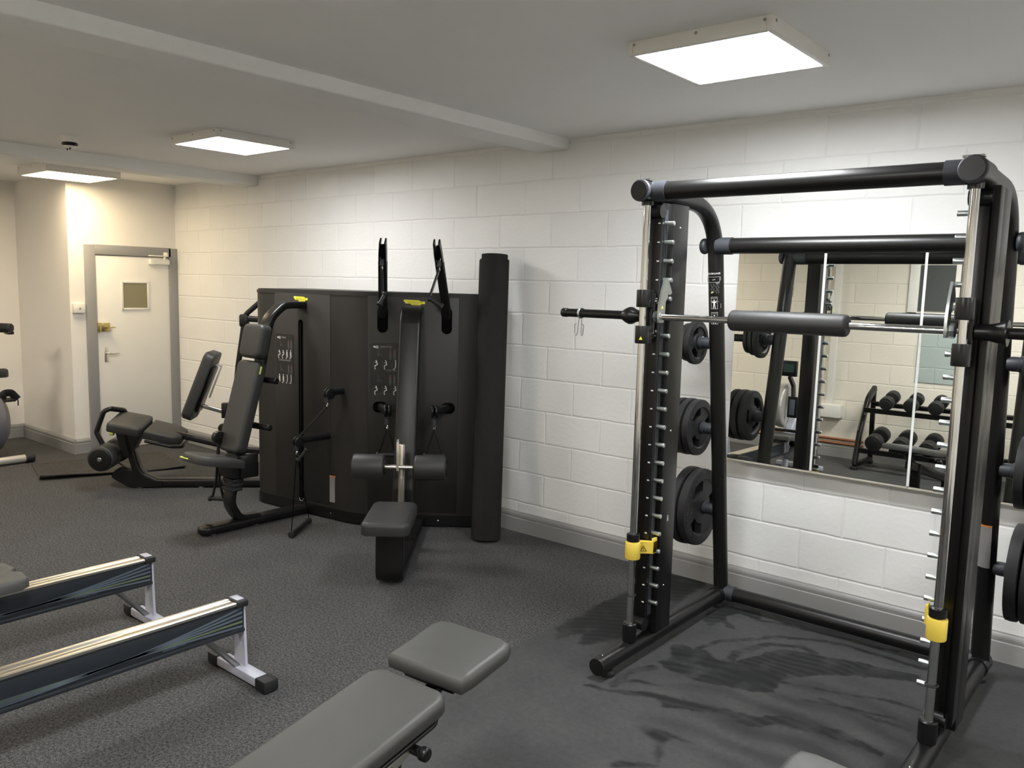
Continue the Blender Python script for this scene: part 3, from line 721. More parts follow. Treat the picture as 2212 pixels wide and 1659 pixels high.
    def lines(b):
        for i, x in enumerate((-.012, -.002, .012, .022)):
            for k in range(6):
                box(b, (x + .003 * ((k * 7 + i) % 3 - 1), .021 - k * .0085, 0), (.006, .0055, .0006))
                if (k + i) % 2: box(b, (x + .004, .021 - k * .0085 - .004, 0), (.003, .003, .0006))
        box(b, (-.029, 0, 0), (.0025, .045, .0006))
    dec('decal_figures', lines, 'dim_ink', 1.79)
    dec('decal_accent', lambda b: (box(b, (-.012, -.002, 0), (.007, .004, .0006)), box(b, (-.007, .002, 0), (.007, .004, .0006))), 'lime', 1.770)
    def man(b):
        for c, s in (((0, .031, 0), (.032, .003, .0006)), ((0, .024, 0), (.032, .002, .0006)), ((0, -.030, 0), (.032, .002, .0006))): subdiv_box(b, c, s, 6)
        for x in (-.016, .016): box(b, (x, 0, 0), (.002, .064, .0006))
        box(b, (.021, .008, 0), (.009, .0015, .0006)); box(b, (-.019, .008, 0), (.006, .0015, .0006))
    def man2(b):
        cyl(b, (0, .0145, 0), (0, .0145, .0006), .0035, 12)
        for poly in ([(-.005, .009), (.005, .009), (.0035, -.006), (-.0035, -.006)], [(-.0035, -.005), (.0, -.005), (-.0035, -.028), (-.007, -.028)], [(.0, -.005), (.0035, -.005), (.007, -.028), (.0035, -.028)],
                     [(-.005, .009), (-.011, .004), (-.009, .001), (-.004, .005)], [(.005, .009), (.011, .004), (.009, .001), (.004, .005)], [(-.011, .004), (-.011, .013), (-.0085, .013), (-.009, .002)], [(.011, .004), (.011, .013), (.0085, .013), (.009, .002)]):
            extr(b, poly, .0006)
    for z in (1.715, 1.636):
        dec('decal_panel', man, 'grey_ink', z); dec('decal_man', lambda b: (man2(b), bmesh.ops.translate(b, verts=b.verts[:], vec=(0, 0, 0))), 'white_ink', z)
    dec('decal_note', lambda b: [box(b, (.036, .008 - .006 * k, 0), (.004, .004, .0006)) for k in range(4)], 'grey_ink', 1.70)
    # rating label on the right rear post
    axr = post_pt(XR, 1.99) - post_pt(XR, .07)
    bm = subdiv_box(B(), (0, 0, 0), (.06, .20, .0008), 12); wrap(bm, post_pt(XR, .665), axr, (-.22, -1, 0), rr); lo = P('rating_label', bm, 'label_grey')
    bm = subdiv_box(B(), (0, .102, 0), (.06, .008, .001), 12); wrap(bm, post_pt(XR, .665), axr, (-.22, -1, 0), rr); P('rating_stripe', bm, 'orange', lo)
    # small caution sticker on the left channel
    F4 = FR((XL + .0505, 3.49, .665), (0, 1, 0), (0, 0, 1), (1, 0, 0))
    b_ = B(); box(b_, (0, 0, 0), (.034, .07, .0008), F4); so = P('caution_sticker', b_, 'placard')
    b_ = B(); extr(b_, [(-.006, -.012), (-.002, -.012), (0, -.002), (.002, -.012), (.006, -.012), (.004, .008), (-.004, .008)], .0006, F4, z0=.0004); cyl(b_, F4 @ Vector((0, .0135, .0004)), F4 @ Vector((0, .0135, .001)), .004, 10); P('sticker_figure', b_, 'white_ink', so)
    # clipped-on pad and clips
    cxp, wd = -1.295, .49
    pdm = Thing('barbell_pad', 'thick black foam pad around the chrome bar of the smith rack', 'bar pad', (cxp, yb, zb - .044))
    pdm.part('foam', lathe(B(), [(.016, -wd / 2), (.037, -wd / 2), (.043, -wd / 2 + .006), (.0445, -wd / 2 + .014), (.0445, wd / 2 - .014), (.043, wd / 2 - .006), (.037, wd / 2), (.016, wd / 2)], FR((cxp, yb, zb), (0, 1, 0), (0, 0, 1), (1, 0, 0)), 34), 'vinyl')
    pdm.part('seam_strip', box(B(), (cxp, yb + .01, zb + .0435), (.30, .012, .003), bev=.001), 'satin')
    for x, lab in ((-2.325, 'wire spring clip hanging on the left end of the bar'), (-.27, 'wire spring clip on the right end of the bar at the photo edge')):
        sc = Thing('spring_clip', lab, 'collar clip', (x, yb, zb - .022), 'barbell spring clips')
        co = []
        for k in range(49):
            a = k / 48 * 2 * PI * 2.5 - PI / 2; co.append((x - .008 + .016 * k / 48, yb + .0245 * math.cos(a), zb + .0245 * math.sin(a)))
        sc.part('coil', tube(B(), co, .0026, 8), 'zinc')
        for sx, tl in ((-1, .006), (1, -.012)):
            lp = [(x + sx * .008, yb - .002, zb - .024), (x + sx * .020 + tl, yb - .006, zb - .10), (x + sx * .026 + tl, yb - .008, zb - .112), (x + sx * .034 + tl, yb - .010, zb - .10), (x + sx * .028, yb - .012, zb - .055), (x + sx * .016, yb - .012, zb - .052)]
            sc.part('handle', tube(B(), fillet(lp, .008, 4), .0020, 8), 'wire')
smith()
def plates():
    names = {}
    T_ = 'weight_plate'
    def stack(x0, d, z, specs, group):
        c = post_pt(x0, z); off = .098
        for R, th, lab, let in specs:
            xc = x0 - d * off
            # lettered face looks back at the post
            F = FR((xc - d * th, c.y, z), (0, 1 if d > 0 else -1, 0), (0, 0, 1), (d, 0, 0))
            F = FR((xc - d * th, c.y, z), Vector((0, 0, 1)).cross(Vector((d, 0, 0))), (0, 0, 1), (d, 0, 0))
            o = Thing(T_, lab, 'weight plate', (xc - d * th / 2, c.y, z - R), group)
            bm = plate_bm(R, th); bmesh.ops.transform(bm, matrix=F, verts=bm.verts[:])
            # hang: the bore rests on the horn
            o.part('disc', bm, 'rubber', ang=30)
            if let:
                tx = B(); arc_text(tx, 'TECHNOGYM', R * .885, R * .155, th + .0002, PI, .185)
                bmesh.ops.transform(tx, matrix=F, verts=tx.verts[:]); o.part('raised_lettering', tx, 'raised')
                tx = B(); arc_text(tx, let, R * .60, R * .16, th - .0075, PI - .02, .19)
                bmesh.ops.transform(tx, matrix=F, verts=tx.verts[:]); o.part('raised_number', tx, 'raised')
            off += th + .003
    stack(XL, 1, .559, [(.212, .055, 'large black plate lettered on the lowest left horn, the one against the post', '20'), (.215, .055, 'large black plate on the lowest left horn, behind the lettered one', None)], 'plates on the left horns')
    stack(XL, 1, 1.023, [(.150, .045, 'medium black plate on the middle left horn, the one against the post', '10'), (.152, .045, 'medium black plate on the middle left horn, second from the post', None), (.15, .04, 'medium black plate on the middle left horn, farthest from the post', None)], 'plates on the left horns')
    stack(XL, 1, 1.494, [(.112, .038, 'small black plate on the top left horn, widest of three and against the post', '5'), (.098, .035, 'small black plate on the top left horn, middle of three', None), (.086, .03, 'small black plate on the top left horn, smallest and farthest from the post', None)], 'plates on the left horns')
    stack(XR, -1, .559, [(.212, .055, 'large black plate on the lowest right horn, the one against the post', '20'), (.212, .055, 'large black plate on the lowest right horn, farther from the post', None)], 'plates on the right horns')
    stack(XR, -1, 1.023, [(.152, .045, 'medium black plate on the middle right horn, the one against the post', '10'), (.152, .045, 'medium black plate on the middle right horn, farther from the post', None)], 'plates on the right horns')
    stack(XR, -1, 1.494, [(.112, .038, 'small black plate on the top right horn, the one against the post', '5'), (.098, .035, 'small black plate on the top right horn, farther from the post', None)], 'plates on the right horns')
plates()
# ------------------------------------------------------------------ cable tower with its three stations
def stroke(b, F, pts, w, h=.0006):
    for (x0, y0), (x1, y1) in zip(pts, pts[1:]):
        d = Vector((x1 - x0, y1 - y0)); L = d.length; a = math.atan2(d.y, d.x)
        m = F @ Matrix.Translation(((x0 + x1) / 2, (y0 + y1) / 2, 0)) @ Matrix.Rotation(a, 4, 'Z')
        box(b, (0, 0, 0), (L + w * .6, w, h), m)
    return b
def dot(b, F, x, y, r, h=.0006, n=12): return cyl(b, F @ Vector((x, y, 0)), F @ Vector((x, y, h)), r, n)
def gym():
    pts = [(-6.03, 4.462), (-6.03, 4.28), (-5.725, 3.655), (-4.587, 3.789), (-3.935, 4.362), (-3.965, 4.462)]
    out = fillet([(-5.5, 4.462, 0)] + [(*p, 0) for p in pts] + [(-5.5, 4.462, 0)], [0, .06, .24, .5, .035, 0], 10)
    poly = [(p.x, p.y) for p in out][1:-1]
    G = Thing('cable_tower', 'black multi-station cable tower with padded seats against the white block wall', 'gym machine', (-5.1, 4.1, 0))
    P = G.part
    def off(pl, d):
        r = []
        for i, p in enumerate(pl):
            a, b = Vector(pl[i - 1]), Vector(pl[(i + 1) % len(pl)]); t = (b - a).normalized(); n = Vector((t.y, -t.x)); r.append((p[0] + n.x * d, min(p[1] + n.y * d, 4.468)))
        return r
    cab = P('cabinet', extr(B(), poly, 1.665, z0=.03), 'cabinet')
    P('top_cap', extr(extr(B(), off(poly, .005), .022, z0=1.678), off(poly, -.006), .010, z0=1.699), 'cabinet', cab)
    P('plinth', extr(B(), off(poly, .007), .078, z0=.012), 'satin', cab)
    bo = []
    for p in ((-5.50, 3.688), (-5.2, 3.715), (-4.86, 3.752), (-4.67, 3.79), (-4.5, 3.865), (-4.15, 4.17)):
        b_ = B(); lathe(b_, [(.009, 0), (.008, .012), (.004, .015)], axis_frame((p[0] + .002, p[1] + .012, .05), (.35, -.93, 0)), 12); P('plinth_bolt', b_, 'zinc', cab)
    PA, SA, NA = Vector((-5.145, 3.722, 0)), Vector((.9912, .1319, 0)).normalized(), Vector((.1319, -.9912, 0)).normalized()
    PB, SB, NB = Vector((-4.285, 4.055, 0)), Vector((.7516, .6597, 0)).normalized(), Vector((.6597, -.7516, 0)).normalized()
    Z = Vector((0, 0, 1))
    FA = lambda s, z, n=0.: FR(PA + SA * s + Z * z + NA * n, SA, Z, NA)
    FB = lambda s, z, n=0.: FR(PB + SB * s + Z * z + NB * n, SB, Z, NB)
    pa = P('front_panel', box(B(), (-.007, .895, -.001), (.586, 1.57, .014), FA(0, 0), bev=.004), 'panel')
    pb = P('front_panel', box(B(), (-.009, .895, -.001), (.649, 1.57, .014), FB(0, 0), bev=.004), 'panel')
    def badge(F, w, par):
        h = w * .26
        pl = [(-.5, .5), (.22, .42), (.30, .22), (.5, .20), (.5, -.24), (.32, -.26), (.28, -.5), (-.14, -.46), (-.17, -.22), (-.42, -.20), (-.44, .05), (-.5, .08)]
        bd = P('maker_badge', extr(B(), [(x * w, y * h) for x, y in pl], .003, F), 'yellow_badge', par, label='yellow maker badge')
        P('badge_lettering', text(B(), 'TECHNOGYM', w * .118, F @ Matrix.Translation((.02 * w, .01 * h, .0032)), .0004), 'gold_ink', par)
        b_ = B(); box(b_, (.08 * w, -.30 * h, .0033), (.36 * w, .06 * h, .0006), F); P('badge_rule', b_, 'gold_ink', par)
    badge(FA(-.013, 1.640, .006), .145, pa); badge(FB(-.004, 1.640, .006), .150, pb)
    # instruction placards
    def placard(F, w, h, t1, t2, par, seated):
        pl = P('instruction_placard', extr(B(), [(x + w / 2, y - h / 2) for x, y in rrect(w, h, .012, 3)], .0015, F), 'placard', par)
        F = F @ Matrix.Translation((0, 0, .0016)); I = {k: B() for k in ('white_ink', 'grey_ink', 'dim_ink', 'red_ink', 'green_ink')}
        stroke(I['dim_ink'], F, [(.012, -h + .004), (w - .01, -h + .004)], .003)
        stroke(I['white_ink'], F, [(.022, -.028), (.036, -.030)], .010); box(I['grey_ink'], (.046, -.030, 0), (.018, .022, .0006), F)
        text(I['grey_ink'], t1, .018, F @ Matrix.Translation((.066, -.028, .0003)), .0002, 'LEFT')
        text(I['grey_ink'], t2, .016, F @ Matrix.Translation((w * .5, -h * .535, .0003)), .0002)
        for y0 in (0, -h * .5):
            stroke(I['dim_ink'], F, [(.055, y0 - .05), (.052, y0 - .075), (.075, y0 - .085), (.08, y0 - .10)], .003)
            dot(I['green_ink'], F, .054, y0 - .088, .005)
            for x, up_ in ((.14, 'red_ink'), (.17, 'dim_ink')):
                stroke(I[up_], F, [(x, y0 - .062), (x, y0 - .075)], .016); stroke(I['dim_ink'], F, [(x, y0 - .076), (x, y0 - .098)], .018)
                dot(I['dim_ink'], F, x, y0 - .050, .006)
                for q in (-.005, .005): stroke(I['dim_ink'], F, [(x + q, y0 - .098), (x + q * .9, y0 - .118)], .006)
            yb = y0 - .168
            for k in range(4):
                x = .018 + k * (w - .03) / 4
                stroke(I['dim_ink'], F, [(x, yb + .036), (x, yb - .006)], .003)
                st = seated(k, y0 != 0)
                if st == 'seat':
                    stroke(I['white_ink'], F, [(x + .024, yb + .036), (x + .030, yb + .012), (x + .014, yb + .005), (x + .012, yb - .008)], .006)
                    stroke(I['white_ink'], F, [(x + .029, yb + .022), (x + .014, yb + .030 - .004 * k)], .004); dot(I['white_ink'], F, x + .021, yb + .040, .004)
                elif st == 'front':
                    stroke(I['white_ink'], F, [(x + .022, yb + .030), (x + .022, yb + .010)], .012); stroke(I['white_ink'], F, [(x + .018, yb + .012), (x + .018, yb - .010)], .005); stroke(I['white_ink'], F, [(x + .027, yb + .012), (x + .027, yb - .010)], .005); dot(I['white_ink'], F, x + .022, yb + .042, .005)
                else:
                    stroke(I['white_ink'], F, [(x + .024, yb + .036), (x + .026, yb + .015), (x + .022, yb - .010)], .006); dot(I['white_ink'], F, x + .023, yb + .043, .004)
                dot(I['white_ink'], F, x + .014, yb - .018, .0045)
        for k, b_ in I.items(): P('placard_print', b_, k, pl)
    placard(FA(-.288, 1.370, .006), .195, .378, 'PRESS', 'STANDING PRESS', pa, lambda k, low: ('seat' if k < 2 else 'front') if not low else ('front' if k < 2 else 'stand'))
    placard(FB(-.312, 1.348, .006), .30, .368, 'HIGH PULL', 'LOW PULL', pb, lambda k, low: ('seat' if k != 2 else 'stand') if not low else 'seat')
    # long cable slot on the press panel
    sl = P('cable_slot', extr(B(), rrect(.046, 1.39, .021, 6), .002, FA(-.018, .79, .006)), 'recess', pa)
    P('slot_rail', cyl(B(), FA(-.018, .12, .009).translation, FA(-.018, 1.46, .009).translation, .003, 8), 'satin', sl)
    P('slot_lip', tube(B(), [FA(-.018 + .022 * math.cos(a), .118 + .022 * math.sin(a), .009).translation for a in [PI + PI * k / 10 for k in range(11)]], .003, 8), 'zinc', sl)
    lb = P('rating_label', box(B(), (0, 0, 0), (.062, .20, .002), FA(.31, .235, .004) @ Matrix.Rotation(rad(4), 4, 'Y')), 'label_grey', cab, label='grey rating label')
    P('rating_stripe', box(B(), (0, .098, .0006), (.062, .010, .002), FA(.31, .235, .004) @ Matrix.Rotation(rad(4), 4, 'Y')), 'orange', cab)
    # ---------------- helpers for arms, straps and grips
    def grip(p, q, par, nm='cable_grip'):
        p, q = Vector(p), Vector(q); d = (q - p).normalized()
        b_ = B(); rcyl(b_, p, q, .0145, .004, 16); rcyl(b_, p - d * .004, p + d * .014, .0215, .004, 16); rcyl(b_, q - d * .014, q + d * .004, .0215, .004, 16)
        return P(nm, b_, 'rubber', par)
    def strap(p, q, par, w=.012, nm='strap'):
        p, q = Vector(p), Vector(q); b_ = B(); sweep(b_, [p, (p + q) / 2, q], rrect(w, .004, .0018, 2), up=(.7, -.7, .05)); return P(nm, b_, 'satin', par)
    def clip(p, par):
        p = Vector(p); b_ = B()
        cyl(b_, p + Z * .012, p + Z * .055, .016, 14); P('cable_stop', b_, 'hub', par)
        rg = B(); tube(rg, [p + Vector((.013 * math.cos(a), -.006 * math.cos(a), -.006 + .018 * math.sin(a))) for a in [2 * PI * k / 16 for k in range(16)]], .004, 8, closed=True)
        P('snap_hook', rg, 'chrome', par, label='chrome snap hook')
    def fork(p, d, par, r=.040):
        """pulley between two cheeks at the end of an arm; d = arm direction"""
        p = Vector(p); d = Vector(d).normalized(); sd = d.cross(Z)
        if sd.length < .1: sd = Vector((1, 0, 0))
        sd.normalize(); b_ = B()
        for k in (-1, 1):
            rcyl(b_, p + sd * k * .010, p + sd * k * .022, r, .004, 20)
        P('pulley', b_, 'satin', par); b2 = B(); cyl(b2, p - sd * .010, p + sd * .010, r * .75, 18); P('pulley_wheel', b2, 'hub', par)
    # ---------------- press panel arms
    for s, z, L in ((.262, .635, .245), (.405, .985, .10)):
        a = FA(s, z, 0).translation; e = Vector((a.x, a.y - L, z))
        ar = P('pulley_arm', sweep(B(), [a + Vector((0, .02, 0)), (a + e) / 2, e], rrect(.05, .05, .02, 4)), 'satin', pa if False else None)
        fork(e + Vector((0, -.02, -.012)), (0, -1, 0), ar)
        h = e + Vector((-.012, -.03, -.095)); clip(h + Vector((0, 0, .01)), ar)
        if z > .8:
            strap(h + Vector((0, 0, -.01)), Vector((-4.88, 3.49, .66)), ar, .016)
        else:
            grip(h + Vector((.015, 0, -.05)), h + Vector((.055, .05, .03)), ar)
            for q in ((-4.69, 3.287, .035), (-4.885, 3.575, .035)):
                b_ = B(); tube(b_, [h + Vector((0, 0, -.01)), Vector(q) + Vector((0, 0, .01))], .0032, 8); P('cord', b_, 'recess', ar)
    P('floor_grip', (lambda b_: (rcyl(b_, (-4.69, 3.285, .024), (-4.885, 3.575, .024), .0165, .004, 16), rcyl(b_, (-4.685, 3.278, .024), (-4.697, 3.296, .024), .024, .004, 16), rcyl(b_, (-4.878, 3.564, .024), (-4.890, 3.582, .024), .024, .004, 16), b_)[-1])(B()), 'rubber', label='cable handle resting on the carpet')
    # ---------------- press station (seat facing the room)
    A = lambda s, t, z: Vector((-5.15 + s, 3.715 - t, z))
    spine = [A(0, .40, .06), A(0, .56, .075), A(0, .63, .20), A(0, .575, .42), A(0, .37, 1.127), A(0, .29, 1.50), A(0, .17, 1.595), A(0, -.02, 1.597)]
    sp = fillet(spine, [.10, .14, .1, .1, .18, .12], 8)
    stn = P('press_spine', sweep(B(), sp, rrect(.052, .105, .016, 4), up=(1, 0, 0)), 'black_metal')
    bs = B(); sweep(bs, [A(0, -.02, .04), A(0, .4, .04), A(0, .80, .04)], rrect(.12, .056, .02, 4)); rcyl(bs, A(0, .80, .012), A(0, .80, .068), .06, .018, 24)
    P('base_bar', bs, 'black_metal', stn)
    for t in (.76, .42): P('levelling_foot', lathe(B(), [(.022, 0), (.022, .012)], FR(A(.01, t, 0), (1, 0, 0), (0, 1, 0), (0, 0, 1)), 16), 'zinc', stn)
    dv = (A(0, .37, 1.127) - A(0, .575, .42)).normalized(); nv = Vector((0, -dv.z, dv.y)); 
    if nv.y > 0: nv = -nv
    def padf(t0, z0): return FR(A(0, t0, z0), (1, 0, 0), dv, nv)
    c0 = (A(0, .575, .42) + dv * .46) + nv * .03
    bp = P('back_pad', pad(B(), rrect(.265, .66, .05, 5), .075, FR(c0, (1, 0, 0), dv, nv), e=.022, crown=.004), 'vinyl', label='long black back pad')
    b_ = B(); box(b_, (.128, .27, .045), (.012, .055, .012), FR(c0, (1, 0, 0), dv, nv)); P('pad_tab', b_, 'lime', bp, label='lime tab on the pad edge')
    dv2 = (A(0, .29, 1.50) - A(0, .37, 1.127)).normalized(); nv2 = Vector((0, -dv2.z, dv2.y)); nv2 = nv2 if nv2.y < 0 else -nv2
    c1 = A(0, .37, 1.127) + dv2 * .20 + nv2 * .03
    P('head_pad', pad(B(), rrect(.25, .245, .05, 5), .085, FR(c1, (1, 0, 0), dv2, nv2), e=.026, crown=.004), 'vinyl')
    # bellows and seat carriage
    for lo_, hi_ in ((0, 3), (6, 9)):
        bl = B()
        for k in range(lo_, hi_):
            q = A(0, .60, .30) + (A(0, .56, .56) - A(0, .60, .30)) * (k / 8)
            box(bl, (q.x, q.y, q.z), (.135, .09, .024), bev=.008)
        q0, q1 = [A(0, .60, .30) + (A(0, .56, .56) - A(0, .60, .30)) * (k / 8) for k in (lo_, hi_ - 1)]
        sweep(bl, [q0, q1], rrect(.075, .12, .01, 3), up=(1, 0, 0)); P('bellows', bl, 'rubber', stn)
    cb = B(); box(cb, (-5.15, 3.715 - .575, .45), (.20, .16, .13), bev=.02); box(cb, (-5.04, 3.715 - .53, .47), (.035, .14, .17), bev=.014)
    P('seat_carriage', cb, 'satin', stn)
    sF = FR(A(0, .74, .495), (1, 0, 0), Vector((0, -1, .22)).normalized(), Vector((0, .22, 1)).normalized())
    st = P('press_seat', pad(B(), [(-.15, -.15), (.15, -.15), (.16, -.05), (.155, .10), (.13, .16), (.08, .185), (-.08, .185), (-.13, .16), (-.155, .10), (-.16, -.05)], .062, sF, e=.028, crown=.006), 'vinyl')
    b_ = B(); box(b_, (-.07, .18, .022), (.11, .012, .01), sF, bev=.003); P('seat_trim', b_, 'lime', st, label='lime trim under the seat nose')
    for z, t, L in ((1.066, .375, .20), (.745, .46, .235)):
        b_ = B(); rcyl(b_, A(-.02, t, z), A(L, t - .02, z), .023, .006, 18); P('side_grip', b_, 'satin', stn)
    # pulley and grip hanging under the seat
    hp = A(-.10, .64, .60); b_ = B(); rcyl(b_, hp + Vector((-.02, 0, .06)), hp + Vector((.02, 0, .06)), .045, .006, 20); cyl(b_, hp + Vector((0, .0, .02)), hp + Vector((0, 0, .05)), .02, 14)
    ho = P('hanging_pulley', b_, 'satin', stn)
    for dx in (-.035, .035):
        b_ = B(); tube(b_, [hp + Vector((0, 0, .02)), hp + Vector((dx * .6, -.01, -.25)), hp + Vector((dx, -.012 + dx * .6, -.375))], .009, 8); P('hanging_strap', b_, 'satin', stn)
    grip(hp + Vector((-.055, -.045, -.385)), hp + Vector((.05, .02, -.385)), stn)
    # ---------------- pulldown station
    TB, UB = Vector((.645, -.764, 0)).normalized(), Vector((.764, .645, 0)).normalized()
    Bp = lambda s, t, z: PB + UB * s + TB * t + Z * z
    col = [Bp(-.012, -.03, 1.585), Bp(-.012, .12, 1.585), Bp(-.012, .175, 1.50), Bp(-.012, .46, .40), Bp(-.012, .50, .06)]
    pu = P('pulldown_beam', sweep(B(), fillet(col, [.05, .08, .1], 6), rrect(.06, .148, .018, 4), up=UB), 'black_metal')
    bs = fillet([Bp(0, -.02, .045), Bp(0, .98, .045), Bp(0, 1.20, .045), Bp(0, 1.185, .36)], [0, .06], 8)
    P('seat_frame', sweep(B(), bs, rrect(.055, .165, .016, 4), up=UB), 'black_metal', pu)
    b_ = B(); box(b_, (0, 0, 0), (.18, .36, .02), FR(Bp(0, 1.14, .350), UB, TB, Z), bev=.005); P('seat_bracket', b_, 'satin', pu)
    sF = FR(Bp(-.005, 1.145, .358), UB, TB, Z)
    P('pulldown_seat', pad(B(), rrect(.275, .50, .05, 6), .075, sF, e=.026, crown=.006), 'vinyl')
    ft = B(); lathe(ft, [(.03, 0), (.03, .02)], FR(Bp(0, 1.12, 0), (1, 0, 0), (0, 1, 0), (0, 0, 1)), 16); P('levelling_foot', ft, 'rubber', pu)
    # chrome upright with thigh rollers
    ch = B(); rcyl(ch, Bp(-.004, .655, .36), Bp(-.004, .64, .74), .021, .004, 18)
    cu_ = P('roller_post', ch, 'ivory_metal', label='pale satin metal roller post')
    b_ = B(); extr(b_, [(-.024, -.02), (.0, -.035), (.024, -.02), (.026, .10), (.018, .165), (-.004, .18), (-.022, .165), (-.03, .10)], .014, FR(Bp(-.03, .685, .60), TB, Z, UB)); P('roller_plate', b_, 'ivory_metal', cu_)
    rc = Bp(-.012, .69, .60); b_ = B(); cyl(b_, rc - UB * .13, rc + UB * .13, .0145, 16); P('roller_axle', b_, 'ivory_metal', cu_)
    for k in (-1, 1):
        b_ = B(); rcyl(b_, rc + UB * k * .098, rc + UB * k * .298, .080, .012, 32); ro = P('thigh_roller', b_, 'vinyl')
        b_ = B(); rcyl(b_, rc + UB * k * .090, rc + UB * k * .100, .055, .004, 24); rcyl(b_, rc + UB * k * .294, rc + UB * k * .304, .055, .004, 24); P('roller_cap', b_, 'satin', ro)
    # upper arms
    for k in (-1, 1):
        a = FB(.228 * k, 1.56, 0).translation; e = Bp(.178 * k, .35, 2.05); d = (e - a)
        m1 = a + d * .72
        hole = P('arm_slot', extr(B(), rrect(.075, .19, .036, 6), .003, FB(.228 * k, 1.515, .0055)), 'recess', pb)
        ar = P('high_arm', sweep(B(), [a - d * .06, a + d * .3, m1], rrect(.055, .062, .018, 4), up=(0, 0, 1) if False else UB), 'satin')
        for q in (-1, 1):
            b_ = B(); c = m1 + (e - m1) * .45 + UB * q * .021
            dn = d.normalized(); sweep(b_, [m1 - dn * .06 + UB * q * .021, c, e + UB * q * .017], rrect(.07, .012, .005, 3), up=UB); P('pulley_cheek', b_, 'satin', ar)
        b_ = B(); w0 = m1 + (e - m1) * .5; cyl(b_, w0 - UB * .012, w0 + UB * .012, .05, 22); P('pulley_wheel', b_, 'recess', ar)
        h = m1 + TB * .035 + Z * -.02; clip(h - Z * .015, ar)
        if k > 0:
            g0 = h - Z * .215 + TB * .05 - UB * .06; strap(h - Z * .02, g0, ar, .018); grip(g0, g0 + UB * .085 + TB * -.02 - Z * .055, ar)
        else:
            g0 = h - Z * .19 + TB * .045 + UB * .01; strap(h - Z * .02, g0, ar, .018); grip(g0 + UB * .02, g0 - UB * .012 - Z * .075 + TB * .04, ar)
    # low arms with hanging grips
    for k in (-1, 1):
        a = FB(.245 * k, .885, 0).translation; e = Bp(.165 * k, .165, .885)
        P('arm_port', extr(B(), rrect(.10, .08, .036, 6), .003, FB(.245 * k, .885, .0055)), 'recess', pb)
        ar = P('low_arm', sweep(B(), [a - TB * .02, (a + e) / 2, e], rrect(.055, .055, .02, 4)), 'satin')
        b_ = B(); rcyl(b_, e - UB * .022, e - UB * .006, .045, .005, 20); rcyl(b_, e + UB * .006, e + UB * .022, .045, .005, 20); P('pulley', b_, 'satin', ar)
        h = e + Vector((0, 0, -.115)) + TB * .02; clip(h + Z * .008, ar)
        for q in (-.062, .062): strap(h - Z * .012, h + UB * q - Z * .195, ar, .016)
        grip(h - UB * .072 - Z * .20, h + UB * .072 - Z * .20, ar)
    # ---------------- leg station on the far left face
    PC = Vector((-6.0, 4.05, 0)); TC = Vector((-.69, -.72, 0)).normalized(); UC = Vector((.72, -.69, 0)).normalized()
    Cp = lambda s, t, z: PC + UC * s + TC * t + Z * z
    lg = fillet([Cp(0, -.02, .042), Cp(0, .98, .042), Cp(0, 1.13, .11), Cp(0, 1.22, .46), Cp(0, 1.23, .50)], [.05, .16, 0], 8)
    le = P('leg_frame', sweep(B(), lg, rrect(.07, .10, .02, 4), up=UC), 'black_metal')
    b_ = B(); extr(b_, [(p_.x, p_.y) for p_ in fillet([(.93, .03, 0), (.95, .012, 0), (1.20, .012, 0), (1.345, .10, 0), (1.30, .165, 0), (1.16, .15, 0), (1.05, .07, 0), (.93, .06, 0)], [.01, .16, .03, .02, .05, .05], 6)], .11, FR(PC - UC * .055, TC, Z, -UC) if False else FR(PC + UC * .06, TC, Z, TC.cross(Z)), 0); P('frame_fairing', b_, 'satin', le)
    for t in (1.12, .62): P('levelling_foot', lathe(B(), [(.025, 0), (.025, .012)], FR(Cp(.02, t, 0), (1, 0, 0), (0, 1, 0), (0, 0, 1)), 16), 'zinc', le)
    b_ = B(); extr(b_, [(1.06, .50), (1.30, .50), (1.25, .28), (1.19, .26)], .10, FR(PC + UC * .05, TC, Z, TC.cross(Z))); P('pad_bracket', b_, 'satin', le)
    rb = fillet([Cp(0, 1.18, .51), Cp(0, .95, .49), Cp(0, .30, .33), Cp(0, -.02, .30)], [.1, .1], 5)
    P('bench_rail', sweep(B(), rb, rrect(.05, .07, .015, 3), up=UC), 'black_metal', le)
    xt = (UC - Z * .15).normalized(); yt = (TC + Z * .19).normalized(); zt_ = xt.cross(yt); zt_ = zt_ if zt_.z > 0 else -zt_; yt = zt_.cross(xt) if zt_.cross(xt).dot(TC) > 0 else -zt_.cross(xt)
    F1 = FR(Cp(.02, 1.19, .515), xt, yt, zt_)
    P('hip_pad', pad(B(), rrect(.37, .275, .04, 5), .075, F1, e=.022, crown=.012), 'vinyl', label='raised end pad of the leg bench')
    y2 = (TC + Z * .25).normalized(); z2 = xt.cross(y2); z2 = z2 if z2.z > 0 else -z2; y2 = z2.cross(xt) if z2.cross(xt).dot(TC) > 0 else -z2.cross(xt)
    F2 = FR(Cp(-.02, .915, .430), xt, y2, z2)
    P('thigh_pad', pad(B(), [(-.155, .145), (.155, .145), (.155, -.08), (.10, -.150), (-.10, -.150), (-.155, -.08)], .075, F2, e=.022, crown=.006), 'vinyl', label='sloping pad of the leg bench')
    b_ = B(); lp = [F2 @ Vector(q) for q in ((-.16, .12, -.012), (-.16, -.09, -.012), (-.11, -.170, -.012), (.11, -.170, -.012), (.16, -.09, -.012), (.16, .12, -.012))]
    tube(b_, fillet(lp, .05, 5), .013, 10); P('pad_frame', b_, 'black_metal', le)
    # ankle rollers on a cranked lever
    rc = Cp(-.055, 1.362, .285); b_ = B(); cyl(b_, rc - UC * .10, rc + UC * .10, .018, 14); ax = P('ankle_axle', b_, 'satin')
